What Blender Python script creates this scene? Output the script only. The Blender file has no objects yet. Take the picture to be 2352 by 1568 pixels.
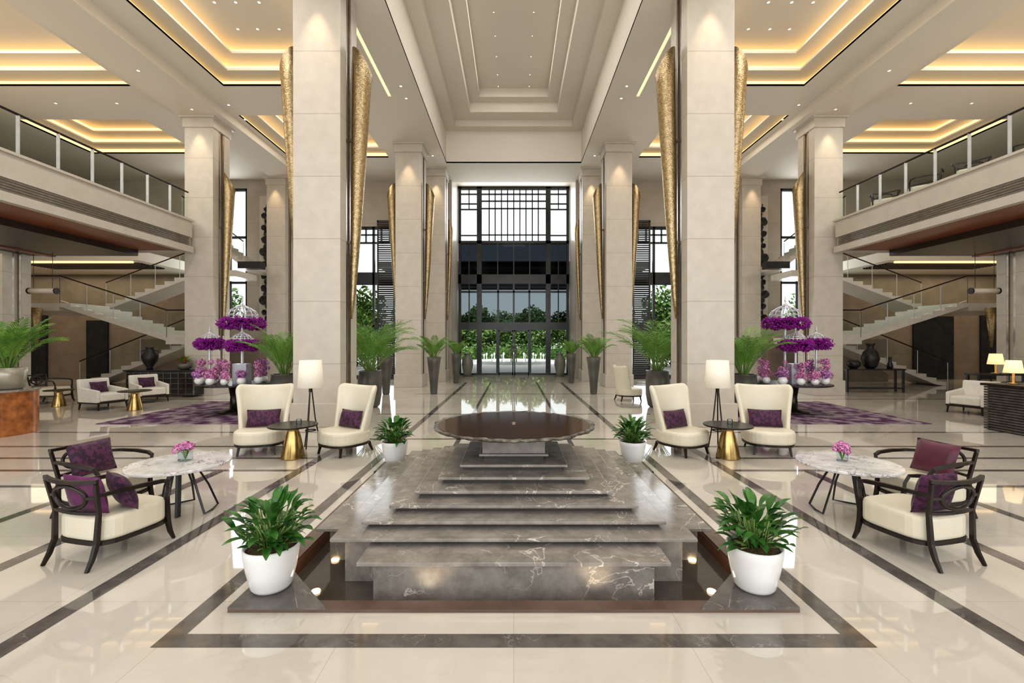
import bpy, bmesh, math, random
from mathutils import Vector, Matrix
R=math.radians; PI=math.pi; sin=math.sin; cos=math.cos
sc=bpy.context.scene; COL=sc.collection
random.seed(7)
F=1045.0; CX=1180.0; CY=784.0; H=1.8
def wx(x,Y): return (x-CX)*Y/F
def wz(y,Y): return H-(y-CY)*Y/F

# ------------------------------------------------------------------ materials
def nm(name):
    m=bpy.data.materials.new(name); m.use_nodes=True
    nt=m.node_tree; b=nt.nodes['Principled BSDF']
    return m,nt,b
def pm(name,c1,c2=None,scale=4,rough=.5,metal=0,bump=0,bscale=None,emit=None,es=0,joint=0,jcol=.72,coat=0,contrast=(.35,.65),sheen=0,vor=False):
    m,nt,b=nm(name); N=nt.nodes.new; L=nt.links.new
    tc=N('ShaderNodeTexCoord')
    c2=c2 or tuple(min(1,v*.86) for v in c1)
    tx=N('ShaderNodeTexNoise'); tx.inputs['Scale'].default_value=scale; tx.inputs['Detail'].default_value=5
    L(tc.outputs['Object'],tx.inputs['Vector'])
    rp=N('ShaderNodeValToRGB'); rp.color_ramp.elements[0].position=contrast[0]; rp.color_ramp.elements[1].position=contrast[1]
    rp.color_ramp.elements[0].color=(*c1,1); rp.color_ramp.elements[1].color=(*c2,1)
    L(tx.outputs['Fac'],rp.inputs['Fac'])
    out=rp.outputs['Color']
    if joint:
        sx=N('ShaderNodeSeparateXYZ'); L(tc.outputs['Object'],sx.inputs[0])
        dv=N('ShaderNodeMath'); dv.operation='DIVIDE'; dv.inputs[1].default_value=joint; L(sx.outputs['Z'],dv.inputs[0])
        fr=N('ShaderNodeMath'); fr.operation='FRACT'; L(dv.outputs[0],fr.inputs[0])
        lt=N('ShaderNodeMath'); lt.operation='LESS_THAN'; lt.inputs[1].default_value=.012/joint; L(fr.outputs[0],lt.inputs[0])
        mx=N('ShaderNodeMixRGB'); mx.blend_type='MULTIPLY'; L(lt.outputs[0],mx.inputs['Fac']); L(out,mx.inputs[1]); mx.inputs[2].default_value=(jcol,jcol*.95,jcol*.9,1)
        out=mx.outputs[0]
    L(out,b.inputs['Base Color'])
    b.inputs['Roughness'].default_value=rough; b.inputs['Metallic'].default_value=metal
    if coat: b.inputs['Coat Weight'].default_value=coat
    if sheen: b.inputs['Sheen Weight'].default_value=sheen
    if emit: b.inputs['Emission Color'].default_value=(*emit,1); b.inputs['Emission Strength'].default_value=es
    if bump:
        if vor:
            t2=N('ShaderNodeTexVoronoi'); t2.feature='DISTANCE_TO_EDGE'; o2=t2.outputs['Distance']
        else:
            t2=N('ShaderNodeTexNoise'); t2.inputs['Detail'].default_value=4; o2=t2.outputs['Fac']
        t2.inputs['Scale'].default_value=bscale or scale*6; L(tc.outputs['Object'],t2.inputs['Vector'])
        bp=N('ShaderNodeBump'); bp.inputs['Strength'].default_value=bump; bp.inputs['Distance'].default_value=.02
        L(o2,bp.inputs['Height']); L(bp.outputs[0],b.inputs['Normal'])
    return m
def marble(name,c1,c2,vein,scale=2,vs=3,rough=.15,width=.02,vamt=1.0,tile=None,ior=1.5):
    m,nt,b=nm(name); N=nt.nodes.new; L=nt.links.new
    tc=N('ShaderNodeTexCoord')
    tx=N('ShaderNodeTexNoise'); tx.inputs['Scale'].default_value=scale; tx.inputs['Detail'].default_value=8; tx.inputs['Roughness'].default_value=.65
    L(tc.outputs['Object'],tx.inputs['Vector'])
    rp=N('ShaderNodeValToRGB'); rp.color_ramp.elements[0].position=.35; rp.color_ramp.elements[1].position=.65
    rp.color_ramp.elements[0].color=(*c1,1); rp.color_ramp.elements[1].color=(*c2,1); L(tx.outputs['Fac'],rp.inputs['Fac'])
    t2=N('ShaderNodeTexNoise'); t2.inputs['Scale'].default_value=vs; t2.inputs['Detail'].default_value=7; t2.inputs['Distortion'].default_value=1.6
    L(tc.outputs['Object'],t2.inputs['Vector'])
    sb=N('ShaderNodeMath'); sb.operation='SUBTRACT'; sb.inputs[1].default_value=.5; L(t2.outputs['Fac'],sb.inputs[0])
    ab=N('ShaderNodeMath'); ab.operation='ABSOLUTE'; L(sb.outputs[0],ab.inputs[0])
    mr=N('ShaderNodeMapRange'); mr.inputs['From Min'].default_value=0; mr.inputs['From Max'].default_value=width; mr.inputs['To Min'].default_value=vamt; mr.inputs['To Max'].default_value=0
    L(ab.outputs[0],mr.inputs['Value'])
    t3=N('ShaderNodeTexNoise'); t3.inputs['Scale'].default_value=vs*.7; L(tc.outputs['Object'],t3.inputs['Vector'])
    r3=N('ShaderNodeValToRGB'); r3.color_ramp.elements[0].position=.45; r3.color_ramp.elements[1].position=.62; L(t3.outputs['Fac'],r3.inputs['Fac'])
    ml=N('ShaderNodeMath'); ml.operation='MULTIPLY'; L(mr.outputs[0],ml.inputs[0]); L(r3.outputs['Color'],ml.inputs[1])
    mx=N('ShaderNodeMixRGB'); L(ml.outputs[0],mx.inputs['Fac']); L(rp.outputs['Color'],mx.inputs[1]); mx.inputs[2].default_value=(*vein,1)
    out=mx.outputs[0]
    if tile:
        br=N('ShaderNodeTexBrick'); br.offset=0; br.inputs['Scale'].default_value=1
        br.inputs['Brick Width'].default_value=tile; br.inputs['Row Height'].default_value=tile; br.inputs['Mortar Size'].default_value=.0025
        br.inputs['Color1'].default_value=(1,1,1,1); br.inputs['Color2'].default_value=(.94,.94,.94,1); br.inputs['Mortar'].default_value=(.76,.74,.72,1)
        L(tc.outputs['Object'],br.inputs['Vector'])
        m2=N('ShaderNodeMixRGB'); m2.blend_type='MULTIPLY'; m2.inputs['Fac'].default_value=1; L(out,m2.inputs[1]); L(br.outputs['Color'],m2.inputs[2]); out=m2.outputs[0]
    L(out,b.inputs['Base Color']); b.inputs['Roughness'].default_value=rough; b.inputs['IOR'].default_value=ior
    return m
def glassm(name,tint=(.9,.95,.94),fac=.1,rough=.02):
    m=bpy.data.materials.new(name); m.use_nodes=True; nt=m.node_tree; nt.nodes.clear(); N=nt.nodes.new; L=nt.links.new
    o=N('ShaderNodeOutputMaterial'); t=N('ShaderNodeBsdfTransparent'); t.inputs[0].default_value=(*tint,1)
    g=N('ShaderNodeBsdfGlossy'); g.inputs['Roughness'].default_value=rough; g.inputs[0].default_value=(.9,.95,.95,1)
    lw=N('ShaderNodeLayerWeight'); lw.inputs['Blend'].default_value=fac
    mx=N('ShaderNodeMixShader'); L(lw.outputs['Fresnel'],mx.inputs[0]); L(t.outputs[0],mx.inputs[1]); L(g.outputs[0],mx.inputs[2]); L(mx.outputs[0],o.inputs[0])
    return m
def emis(name,c,s):
    m,nt,b=nm(name); b.inputs['Base Color'].default_value=(*c,1); b.inputs['Emission Color'].default_value=(*c,1); b.inputs['Emission Strength'].default_value=s
    N=nt.nodes.new; tx=N('ShaderNodeTexNoise'); tx.inputs['Scale'].default_value=.8
    mr=N('ShaderNodeMapRange'); mr.inputs['To Min'].default_value=s*.8; mr.inputs['To Max'].default_value=s*1.2
    nt.links.new(tx.outputs['Fac'],mr.inputs['Value']); nt.links.new(mr.outputs[0],b.inputs['Emission Strength'])
    return m

FLOOR=marble('cream_floor_marble',(.69,.645,.58),(.605,.562,.50),(.46,.405,.335),scale=.9,vs=1.1,rough=.03,width=.012,vamt=.35,tile=1.05,ior=1.8)
STRIPE=marble('grey_stripe_marble',(.10,.09,.085),(.165,.15,.14),(.45,.41,.37),scale=5,vs=4,rough=.05,width=.01,vamt=.55,ior=1.6)
FOUNT=marble('brown_grey_marble',(.215,.195,.175),(.345,.318,.288),(.82,.76,.69),scale=6,vs=2.0,rough=.13,width=.012,vamt=.85)
FOUNTD=marble('shadowed_brown_marble',(.045,.039,.034),(.07,.062,.054),(.16,.14,.12),scale=4,vs=3,rough=.35,width=.01,vamt=.4)  # darker copy of the fountain marble, shade of the slab gaps put into colour
LIME=pm('limestone',(.61,.56,.49),(.56,.513,.447),scale=4,rough=.36,joint=1.32,jcol=.62)
LIMEB=pm('limestone_plain',(.61,.56,.49),(.57,.523,.455),scale=4,rough=.35)
STAIR=pm('pale_stair_stone',(.66,.615,.55),(.61,.57,.51),scale=4,rough=.35)
WALL=pm('beige_wall_stone',(.48,.43,.365),(.43,.385,.325),scale=2,rough=.5,joint=1.5)
BROWNW=pm('brown_wall_panel',(.26,.21,.165),(.21,.17,.13),scale=2,rough=.4,joint=1.2)
CEIL=pm('ceiling_paint',(.74,.685,.60),(.72,.665,.58),scale=.6,rough=.65)
GLOW=emis('warm_cove_glow',(1,.73,.36),1.3)
GLOWL=emis('warm_lamp_glow',(1,.74,.40),5)
DOWN=emis('downlight_glow',(1,.9,.7),5)
STEEL=pm('bronze_trim_steel',(.36,.31,.26),(.27,.23,.19),scale=6,rough=.25,metal=.9)
GOLDM=pm('hammered_gold',(.52,.41,.25),(.30,.225,.125),scale=16,rough=.34,metal=1,bump=.4,bscale=26,vor=True,contrast=(.4,.75))
BRASS=pm('brushed_brass',(.56,.40,.17),(.42,.29,.12),scale=5,rough=.22,metal=1)
DMETAL=pm('dark_bronze',(.045,.036,.03),(.028,.022,.02),scale=8,rough=.3,metal=.6)
BWOOD=pm('espresso_wood',(.018,.013,.011),(.03,.021,.017),scale=8,rough=.3)
BLACK=pm('black_frame_metal',(.016,.016,.018),(.026,.026,.028),scale=3,rough=.25)
LOUV=pm('dark_louvre_wood',(.028,.023,.021),(.04,.033,.03),scale=4,rough=.35)
CREAM=pm('cream_leather',(.78,.73,.595),(.73,.68,.55),scale=3,rough=.42,bump=.08,bscale=60)
PALEF=pm('pale_upholstery',(.80,.77,.70),(.74,.71,.64),scale=12,rough=.7,bump=.1,bscale=80)
PURP=pm('purple_patterned_velvet',(.032,.006,.028),(.095,.02,.07),scale=22,rough=.6,bump=.3,bscale=60,contrast=(.47,.53),sheen=.1)
MAGENT=pm('plum_satin',(.20,.045,.16),(.14,.03,.115),scale=9,rough=.4,sheen=.1)
BURG=pm('burgundy_satin',(.12,.019,.045),(.085,.014,.032),scale=9,rough=.42,sheen=.1)
SHADE=pm('linen_lampshade',(.86,.82,.74),(.80,.76,.67),scale=40,rough=.8,emit=(1,.84,.62),es=.18)
SHADEW=pm('warm_lampshade',(.9,.8,.6),(.85,.72,.5),scale=40,rough=.8,emit=(1,.68,.3),es=.9)
WHITE=pm('white_glazed_ceramic',(.88,.88,.87),(.84,.84,.83),scale=2,rough=.12)
SOIL=pm('soil',(.07,.045,.02),(.13,.09,.04),scale=30,rough=.9,bump=.8,bscale=60)
LEAF=pm('glossy_leaf',(.022,.10,.016),(.09,.24,.048),scale=9,rough=.3,contrast=(.35,.7))
PALM=pm('palm_leaf',(.08,.23,.028),(.23,.41,.075),scale=3,rough=.4)
STEM=pm('green_stem',(.22,.34,.09),(.14,.24,.06),scale=6,rough=.5)
PLANTER=pm('charcoal_planter',(.085,.085,.072),(.14,.135,.12),scale=3,rough=.3)
PLANTG=pm('grey_green_vase',(.25,.245,.21),(.19,.185,.155),scale=3,rough=.3)
PLANTB=pm('pale_beige_metal_vase',(.46,.43,.35),(.36,.335,.27),scale=3,rough=.3,metal=.35)
MARB=marble('grey_white_marble',(.84,.83,.82),(.60,.58,.59),(.13,.12,.13),scale=7,vs=7,rough=.12,width=.035,vamt=.95)
RUG=pm('purple_rug_wool',(.09,.02,.085),(.36,.31,.34),scale=3,rough=.95,contrast=(.42,.62),bump=.3,bscale=80)
COPPER=pm('copper_edge',(.34,.16,.09),(.24,.11,.06),scale=4,rough=.35,metal=.5)
RIMST=pm('bronze_rim_stone',(.12,.08,.062),(.16,.108,.085),scale=4,rough=.22)
WATER=pm('dark_pool_water',(.085,.07,.058),(.12,.10,.083),scale=3,rough=.06,bump=.05,bscale=14)
BOWLW=pm('bowl_water',(.085,.048,.03),(.06,.035,.022),scale=2,rough=.10)
PATINA=pm('patina_rim',(.24,.23,.19),(.09,.07,.055),scale=14,rough=.35,metal=.5,bump=1,bscale=24)
GLASS=glassm('clear_rail_glass',(.95,.985,.97),.025)
GLASSE=glassm('entrance_glass',(.93,.96,.96),.04)
TGLASS=glassm('tinted_glass',(.42,.46,.48),.10)
DGLASS=glassm('deep_tinted_glass',(.14,.16,.18),.16)
ORWOOD=pm('lacquered_red_brown_wood',(.28,.09,.035),(.235,.075,.03),scale=1.2,rough=.3)
DKWOOD=pm('dark_ceiling_wood',(.05,.028,.02),(.042,.024,.017),scale=1.2,rough=.35)
ONYX=pm('mottled_copper_onyx',(.42,.16,.055),(.16,.06,.025),scale=7,rough=.25,emit=(1,.33,.05),es=.05)
RIBST=pm('ribbed_dark_stone',(.065,.058,.052),(.12,.105,.095),scale=6,rough=.35)
SILVER=pm('silver_wire',(.72,.72,.76),(.62,.62,.67),scale=5,rough=.3,metal=.4)
SILBOX=pm('silver_box',(.50,.50,.55),(.41,.41,.46),scale=5,rough=.3,metal=.4)
VIOLET=pm('violet_petals',(.17,.003,.18),(.35,.014,.34),scale=30,rough=.6)
PINK=pm('pink_petals',(.58,.17,.42),(.78,.42,.62),scale=25,rough=.6)
LILAC=pm('lilac_petals',(.42,.14,.42),(.64,.34,.60),scale=25,rough=.6)
CRYST=glassm('vase_glass',(.85,.9,.92),.25)
TREEL=pm('tree_leaves',(.05,.115,.02),(.16,.26,.06),scale=1.2,rough=.6)
BARK=pm('bark',(.10,.07,.05),(.06,.04,.03),scale=8,rough=.9)
PAVE=pm('outdoor_paving',(.64,.62,.59),(.55,.53,.50),scale=2,rough=.7)
PORCH=pm('porch_soffit',(.22,.22,.225),(.17,.17,.175),scale=2,rough=.4)
FACADE=pm('pale_facade',(.55,.53,.50),(.48,.46,.43),scale=.5,rough=.7)
BLACKART=pm('black_iron',(.010,.009,.010),(.02,.018,.018),scale=8,rough=.4)
REDF=pm('red_bracts',(.6,.06,.05),(.7,.2,.08),scale=15,rough=.5)

# ------------------------------------------------------------------ mesh builder
def wloc(o):
    v=Vector((0,0,0))
    while o is not None: v=v+o.location; o=o.parent
    return v
class MB:
    def __init__(s): s.v=[]; s.f=[]; s.m=[]; s.mi=0
    def add(s,vs,fs):
        b=len(s.v); s.v+=[tuple(v) for v in vs]
        for f in fs: s.f.append([b+i for i in f]); s.m.append(s.mi)
    def hexa(s,p): s.add(p,[(0,3,2,1),(4,5,6,7),(0,1,5,4),(1,2,6,5),(2,3,7,6),(3,0,4,7)])
    def box(s,x0,x1,y0,y1,z0,z1):
        if x0>x1: x0,x1=x1,x0
        s.hexa([(x0,y0,z0),(x1,y0,z0),(x1,y1,z0),(x0,y1,z0),(x0,y0,z1),(x1,y0,z1),(x1,y1,z1),(x0,y1,z1)]); return s
    def quad(s,a,b,c,d): s.add([a,b,c,d],[(0,1,2,3)])
    def prism(s,poly,z0,z1):
        n=len(poly); s.add([(x,y,z0) for x,y in poly]+[(x,y,z1) for x,y in poly],
          [tuple(range(n))[::-1],tuple(range(n,2*n))]+[(i,(i+1)%n,n+(i+1)%n,n+i) for i in range(n)]); return s
    def lathe(s,prof,n=24,c=(0,0,0),sx=1,sy=1,cap=True):
        k=len(prof); vs=[]
        for r,z in prof:
            for i in range(n):
                a=2*PI*i/n; vs.append((c[0]+r*cos(a)*sx,c[1]+r*sin(a)*sy,c[2]+z))
        fs=[(j*n+i,j*n+(i+1)%n,(j+1)*n+(i+1)%n,(j+1)*n+i) for j in range(k-1) for i in range(n)]
        if cap: fs+= [tuple(range(n))[::-1],tuple(range((k-1)*n,k*n))]
        s.add(vs,fs); return s
    def tube(s,pts,r,n=8,cap=True,closed=False,rot=0,sx=1):
        pts=[Vector(p) for p in pts]; k=len(pts)
        rs=r if isinstance(r,(list,tuple)) else [r]*k
        vs=[]; up=None
        for i,p in enumerate(pts):
            if closed: t=(pts[(i+1)%k]-pts[i-1])
            else: t=pts[min(i+1,k-1)]-pts[max(i-1,0)]
            t.normalize()
            if up is None:
                up=Vector((0,0,1)) if abs(t.z)<.9 else Vector((0,1,0))
            a=t.cross(up); a.normalize(); b=a.cross(t); up=b
            for j in range(n):
                q=2*PI*j/n+rot; vs.append(p+a*(cos(q)*rs[i]*sx)+b*(sin(q)*rs[i]))
        m=k if closed else k-1
        fs=[(i*n+j,i*n+(j+1)%n,((i+1)%k)*n+(j+1)%n,((i+1)%k)*n+j) for i in range(m) for j in range(n)]
        if cap and not closed: fs+=[tuple(range(n))[::-1],tuple(range((k-1)*n,k*n))]
        s.add(vs,fs); return s
    def leaf(s,p,az,el,L,W,droop,n=4,fold=.18):
        p=Vector(p); side=Vector((-sin(az),cos(az),0)); vs=[]; q=el
        for i in range(n+1):
            t=i/n; w=W*max(.04,sin(PI*(t*.93+.05)))**.8*.5
            vs+=[p+side*w+Vector((0,0,w*fold*2)),p.copy(),p-side*w+Vector((0,0,w*fold*2))]
            p=p+Vector((cos(az)*cos(q),sin(az)*cos(q),sin(q)))*(L/n); q-=droop/n
        fs=[]
        for i in range(n):
            a=i*3; fs+=[(a,a+1,a+4,a+3),(a+1,a+2,a+5,a+4)]
        s.add(vs,fs)
    def petals(s,c,rx,ry,rz,n,size):
        for _ in range(n):
            d=Vector((random.gauss(0,1),random.gauss(0,1),random.gauss(0,1))).normalized()
            p=Vector((c[0]+d.x*rx,c[1]+d.y*ry,c[2]+d.z*rz))*1.0
            t=d.orthogonal().normalized(); t=Matrix.Rotation(random.random()*6.28,3,d)@t; b=d.cross(t); k=size*random.uniform(.6,1.2)
            s.add([p+t*k,p+b*k*.7+d*k*.5,p-t*k+d*k*.4,p-b*k*.7+d*k*.2,p-d*k*.7],[(0,1,2,3),(0,1,4),(2,3,4)])
    def build(s,name,mat,parent=None,smooth=False,bevel=0,sub=0,solid=0,label=None,org=None,fixn=True):
        off=wloc(parent) if parent is not None else Vector(org or (0,0,0))
        me=bpy.data.meshes.new(name); me.from_pydata([tuple(Vector(v)-off) for v in s.v],[],s.f)
        mats=mat if isinstance(mat,(list,tuple)) else [mat]
        for m in mats: me.materials.append(m)
        me.polygons.foreach_set('material_index',s.m)
        if fixn:
            bm=bmesh.new(); bm.from_mesh(me); bmesh.ops.recalc_face_normals(bm,faces=bm.faces); bm.to_mesh(me); bm.free()
        if smooth: me.polygons.foreach_set('use_smooth',[True]*len(me.polygons))
        me.update()
        o=bpy.data.objects.new(name,me); COL.objects.link(o)
        if parent is not None: o.parent=parent
        else: o.location=off
        if solid:
            d=o.modifiers.new('s','SOLIDIFY'); d.thickness=solid; d.offset=0
        if bevel:
            d=o.modifiers.new('b','BEVEL'); d.width=bevel; d.segments=3; d.limit_method='ANGLE'
        if sub:
            d=o.modifiers.new('u','SUBSURF'); d.levels=sub; d.render_levels=sub
        if label: o['label']=label
        return o
def thing(name,label,cat,loc=(0,0,0),rz=0,group=None):
    o=bpy.data.objects.new(name,None); COL.objects.link(o); o.location=loc; o.rotation_euler=(0,0,rz); o.empty_display_size=.1
    o['label']=label; o['category']=cat
    if group: o['group']=group
    return o
def tag(o,label,cat,group=None):
    o['label']=label; o['category']=cat
    if group: o['group']=group
    return o
def struct(o): o['kind']='structure'; return o
def sempty(name,loc=(0,0,0)):
    o=bpy.data.objects.new(name,None); COL.objects.link(o); o.location=loc; return struct(o)
def dup(root,loc,rz,label,group=None,scale=1):
    r=root.copy(); COL.objects.link(r); r.location=loc; r.rotation_euler=(0,0,rz); r.scale=(scale,)*3; r['label']=label
    if group: r['group']=group
    for ch in list(root.children):
        c=ch.copy(); COL.objects.link(c); c.parent=r
        for g in list(ch.children):
            d=g.copy(); COL.objects.link(d); d.parent=c
    return r
SD={-1:'left',1:'right'}

# ------------------------------------------------------------------ floor
RW=25.0
def plate(mb,x0,x1,y0,y1,z0,z1,holes):
    xs=sorted({x0,x1,*[h[0] for h in holes],*[h[1] for h in holes]}); ys=sorted({y0,y1,*[h[2] for h in holes],*[h[3] for h in holes]})
    xs=[x for x in xs if x0<=x<=x1]; ys=[y for y in ys if y0<=y<=y1]
    for i in range(len(xs)-1):
        for j in range(len(ys)-1):
            a=(xs[i]+xs[i+1])/2; b=(ys[j]+ys[j+1])/2
            if not any(h[0]<a<h[1] and h[2]<b<h[3] for h in holes): mb.box(xs[i],xs[i+1],ys[j],ys[j+1],z0,z1)
FC=4.95
m=MB(); plate(m,-RW-.3,RW+.3,-6,24.7,-.3,0,[(-1.8,1.8,FC-1.85,FC+1.85)]); m.mi=1
def strip(x0,x1,y0,y1):
    z=.0012; m.quad((x0,y0,z),(x1,y0,z),(x1,y1,z),(x0,y1,z))
strip(-2.14,2.14,2.676,2.80); strip(-2.14,2.14,7.1,7.22)
for s in (-1,1):
    def st(a,b,y0,y1):
        strip(min(s*a,s*b),max(s*a,s*b),y0,y1)
    st(2.01,2.14,2.80,7.1); st(2.92,3.06,-3,9.3); st(4.02,4.16,-3,6.3); st(5.1,5.22,-3,5.7)
    st(2.01,2.14,7.22,20); st(.97,1.05,7.3,20)
    for y in (6.35,7.02,7.8,9.02): st(3.06,24,y-.045,y+.045)
    for y in (5.65,): st(5.22,24,y-.04,y+.04)
    for y in (14.2,17.0): st(4.8,24,y-.05,y+.05)
for y in (8.4,11.3,15.6): strip(-3.4,3.4,y-.045,y+.045)
struct(m.build('floor',[FLOOR,STRIPE],fixn=False))

# ------------------------------------------------------------------ ceiling
def recess(mb,x0,x1,y0,y1,prof,glow=None):
    def rc(i): return (x0+i,x1-i,y0+i,y1-i)
    for k in range(len(prof)-1):
        a=rc(prof[k][0]); b=rc(prof[k+1][0]); za=prof[k][1]; zb=prof[k+1][1]
        ca=[(a[0],a[2],za),(a[1],a[2],za),(a[1],a[3],za),(a[0],a[3],za)]; cb=[(b[0],b[2],zb),(b[1],b[2],zb),(b[1],b[3],zb),(b[0],b[3],zb)]
        for i in range(4): mb.quad(ca[i],ca[(i+1)%4],cb[(i+1)%4],cb[i])
        if glow is not None and len(prof[k])>2:
            i=prof[k][0]+.012; a=rc(i)
            ca=[(a[0],a[2],za+.005),(a[1],a[2],za+.005),(a[1],a[3],za+.005),(a[0],a[3],za+.005)]
            for q in range(4): glow.quad(ca[q],ca[(q+1)%4],(ca[(q+1)%4][0],ca[(q+1)%4][1],zb-.005),(ca[q][0],ca[q][1],zb-.005))
    a=rc(prof[-1][0]); z=prof[-1][1]; mb.quad((a[0],a[2],z),(a[1],a[2],z),(a[1],a[3],z),(a[0],a[3],z))
S=9.6
holes=[(-2.95,2.95,-4,19.9)]; cof=[]
for s in (-1,1):
    for nm_,a in (('front inner',(4.95,8.87,3,13.9)),('rear inner',(5.3,9.5,15.7,19.3)),('front outer',(11.7,17.0,5,13.9)),('rear outer',(13.0,17.5,16.0,18.9))):
        h=(min(s*a[0],s*a[1]),max(s*a[0],s*a[1]),a[2],a[3]); holes.append(h); cof.append((s,nm_,h))
    h=(min(s*3.9,s*4.0),max(s*3.9,s*4.0),11.2,14.5); holes.append(h)
m=MB(); plate(m,-RW-.3,RW+.3,-6,22.3,S,S+.06,holes)
recess(m,-2.95,2.95,-4,19.9,[(0,S),(0,11.0),(.45,11.0),(.45,11.25),(1.15,11.25),(1.15,11.65),(1.57,11.65),(1.57,12.0)])
P3=[(0,S),(0,S+.06),(-.25,S+.06,1),(-.25,S+.29),(.32,S+.29),(.32,S+.35),(.02,S+.35,1),(.02,S+.60),(.64,S+.60),(.64,S+.66),(.3,S+.66,1),(.3,S+.92)]
for s,n_,h in cof:
    g=MB(); recess(m,*h,P3,glow=g)
    tag(g.build('cove_light',GLOW,fixn=False,org=((h[0]+h[1])/2,(h[2]+h[3])/2,S)),'warm yellow cove lighting around the %s ceiling coffer on the %s side'%(n_,SD[s]),'cove light','cove lights in ceiling coffers')
for s in (-1,1):
    m.box(s*9.7,s*11.1,-4,22,9.3,S)
    m.box(s*2.96,s*4.85,-4,9.0,9.45,S)
    g=MB(); g.box(s*3.9,s*4.0,11.2,14.5,S+.03,S+.05)
    tag(g.build('linear_light',GLOW,org=(s*3.95,12.8,S)),'thin warm light slot running lengthwise in the ceiling beside the %s front column'%SD[s],'light slot')
m.box(-3.2,3.2,22.2,25,10.1,10.3)
m.box(-3.2,3.2,21.2,22.3,S+.06,12)
m.box(-RW-.5,RW+.5,-6,25.2,12.6,12.8)
struct(m.build('ceiling',CEIL,fixn=False))

# ------------------------------------------------------------------ walls
def xzplate(mb,x0,x1,z0,z1,y0,y1,holes):
    xs=sorted({x0,x1,*[h[0] for h in holes],*[h[1] for h in holes]}); zs=sorted({z0,z1,*[h[2] for h in holes],*[h[3] for h in holes]})
    for i in range(len(xs)-1):
        for j in range(len(zs)-1):
            a=(xs[i]+xs[i+1])/2; b=(zs[j]+zs[j+1])/2
            if not any(h[0]<a<h[1] and h[2]<b<h[3] for h in holes): mb.box(xs[i],xs[i+1],y0,y1,zs[j],zs[j+1])
hs=[(-3,3,0,10.1)]
for s in (-1,1):
    hs+=[(min(s*5.2,s*8.2),max(s*5.2,s*8.2),0,7.36),(min(s*12.9,s*14.7),max(s*12.9,s*14.7),2.4,9.2)]
m=MB(); xzplate(m,-RW,RW,0,10.1,22,22.3,hs); struct(m.build('wall_back',WALL,fixn=False))
for s in (-1,1):
    m=MB(); m.box(s*RW,s*(RW+.3),-6,22,0,9.6); struct(m.build('wall_'+SD[s],WALL))
    m=MB(); m.box(s*17.6,s*17.8,-4,14.9,5.72,9.6); struct(m.build('wall_mezzanine_'+SD[s],LIMEB))
    m=MB(); m.box(s*3.0,s*3.2,22.3,24.7,0,10.3); struct(m.build('wall_vestibule_'+SD[s],LIMEB))
    m=MB(); m.box(s*15,s*RW,21.7,21.98,0,5.0); struct(m.build('wall_rear_panel_'+SD[s],BROWNW))
    m=MB(); m.box(s*11.4,s*16.8,20.4,20.6,0,1.9); struct(m.build('wall_under_stair_'+SD[s],BROWNW))
    m=MB(); m.box(s*14.8,s*RW,17.9,22,5.0,5.4); struct(m.build('ceiling_rear_'+SD[s],CEIL))
    g=MB(); g.box(s*15.2,s*21.5,18.1,18.2,4.93,4.999); tag(g.build('linear_light',GLOW,org=(s*17,18.15,4.93)),'warm light line under the rear upper floor on the %s'%SD[s],'light slot')
    g=MB(); 
    for k in range(10): g.box(s*15.2,s*20,18.5+k*.14,18.56+k*.14,4.94,5.0)
    tag(g.build('ceiling_grille',BLACK,org=(s*17,19,5)),'dark slatted air grille in the low rear ceiling above the %s stairs'%SD[s],'air grille')
    m=MB()
    if s<0: m.box(-20.3,-19.3,21.6,21.69,0,2.8); m.box(-23.9,-22.2,21.6,21.69,0,3.2)
    else: m.box(19.0,20.9,21.6,21.69,0,3.0); m.box(22.2,23.9,21.6,21.69,0,3.2)
    struct(m.build('door_3' if s<0 else 'door_4',BLACK,fixn=False))  # flat black sheets, darkness of the rear door openings put into their colour
# entrance glazing
EY=24.5; win=sempty('window_1',(0,EY,0))
fr=MB()
for x,w in ((-2.9,.07),(2.9,.07),(-1.85,.13),(1.85,.13)): fr.box(x-w,x+w,EY-.1,EY+.1,0,10.1)
fr.box(-2.97,2.97,EY-.1,EY+.1,10.0,10.1); fr.box(-2.97,2.97,EY-.1,EY+.1,7.05,7.2); fr.box(-2.97,2.97,EY-.1,EY+.1,4.9,5.4); fr.box(-2.97,2.97,EY-.12,EY+.12,2.43,2.83)
for x in (-.84,0,.84): fr.box(x-.05,x+.05,EY-.06,EY+.06,2.83,4.95)
for x in (-2.4,2.4): fr.box(x-.03,x+.03,EY-.06,EY+.06,2.83,4.95)
fr.box(-2.9,2.9,EY-.06,EY+.06,4.42,4.52)
for x in (-.88,.88): fr.box(x-.06,x+.06,EY-.08,EY+.08,0,2.43)
for s in (-1,1): fr.box(s*.92,s*2.9,EY-.05,EY+.05,0,.1)
fr.build('frame',BLACK,win,fixn=False)
mu=MB()
for x in (-1.32,-1.0,-.66,-.33,0,.33,.66,1.0,1.32): mu.box(x-.03,x+.03,EY-.05,EY+.05,7.2,10.0)
for z in (9.72,9.35,8.95): mu.box(-1.72,1.72,EY-.05,EY+.05,z-.03,z+.03)
mu.box(-1.72,1.72,EY-.05,EY+.05,7.5,7.56)
for s in (-1,1):
    mu.box(s*2.38,s*2.43,EY-.05,EY+.05,8.9,10.0)
    for z in (9.72,9.2,8.9,7.5): mu.box(s*1.98,s*2.85,EY-.05,EY+.05,z-.03,z+.03)
mu.build('muntin',BLACK,win,fixn=False)
gl=MB(); gl.box(-2.9,2.9,EY-.01,EY+.01,7.2,10.0)
for s in (-1,1): gl.box(s*.92,s*2.9,EY-.01,EY+.01,.1,2.43)
gl.build('glass',GLASSE,win)
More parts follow.
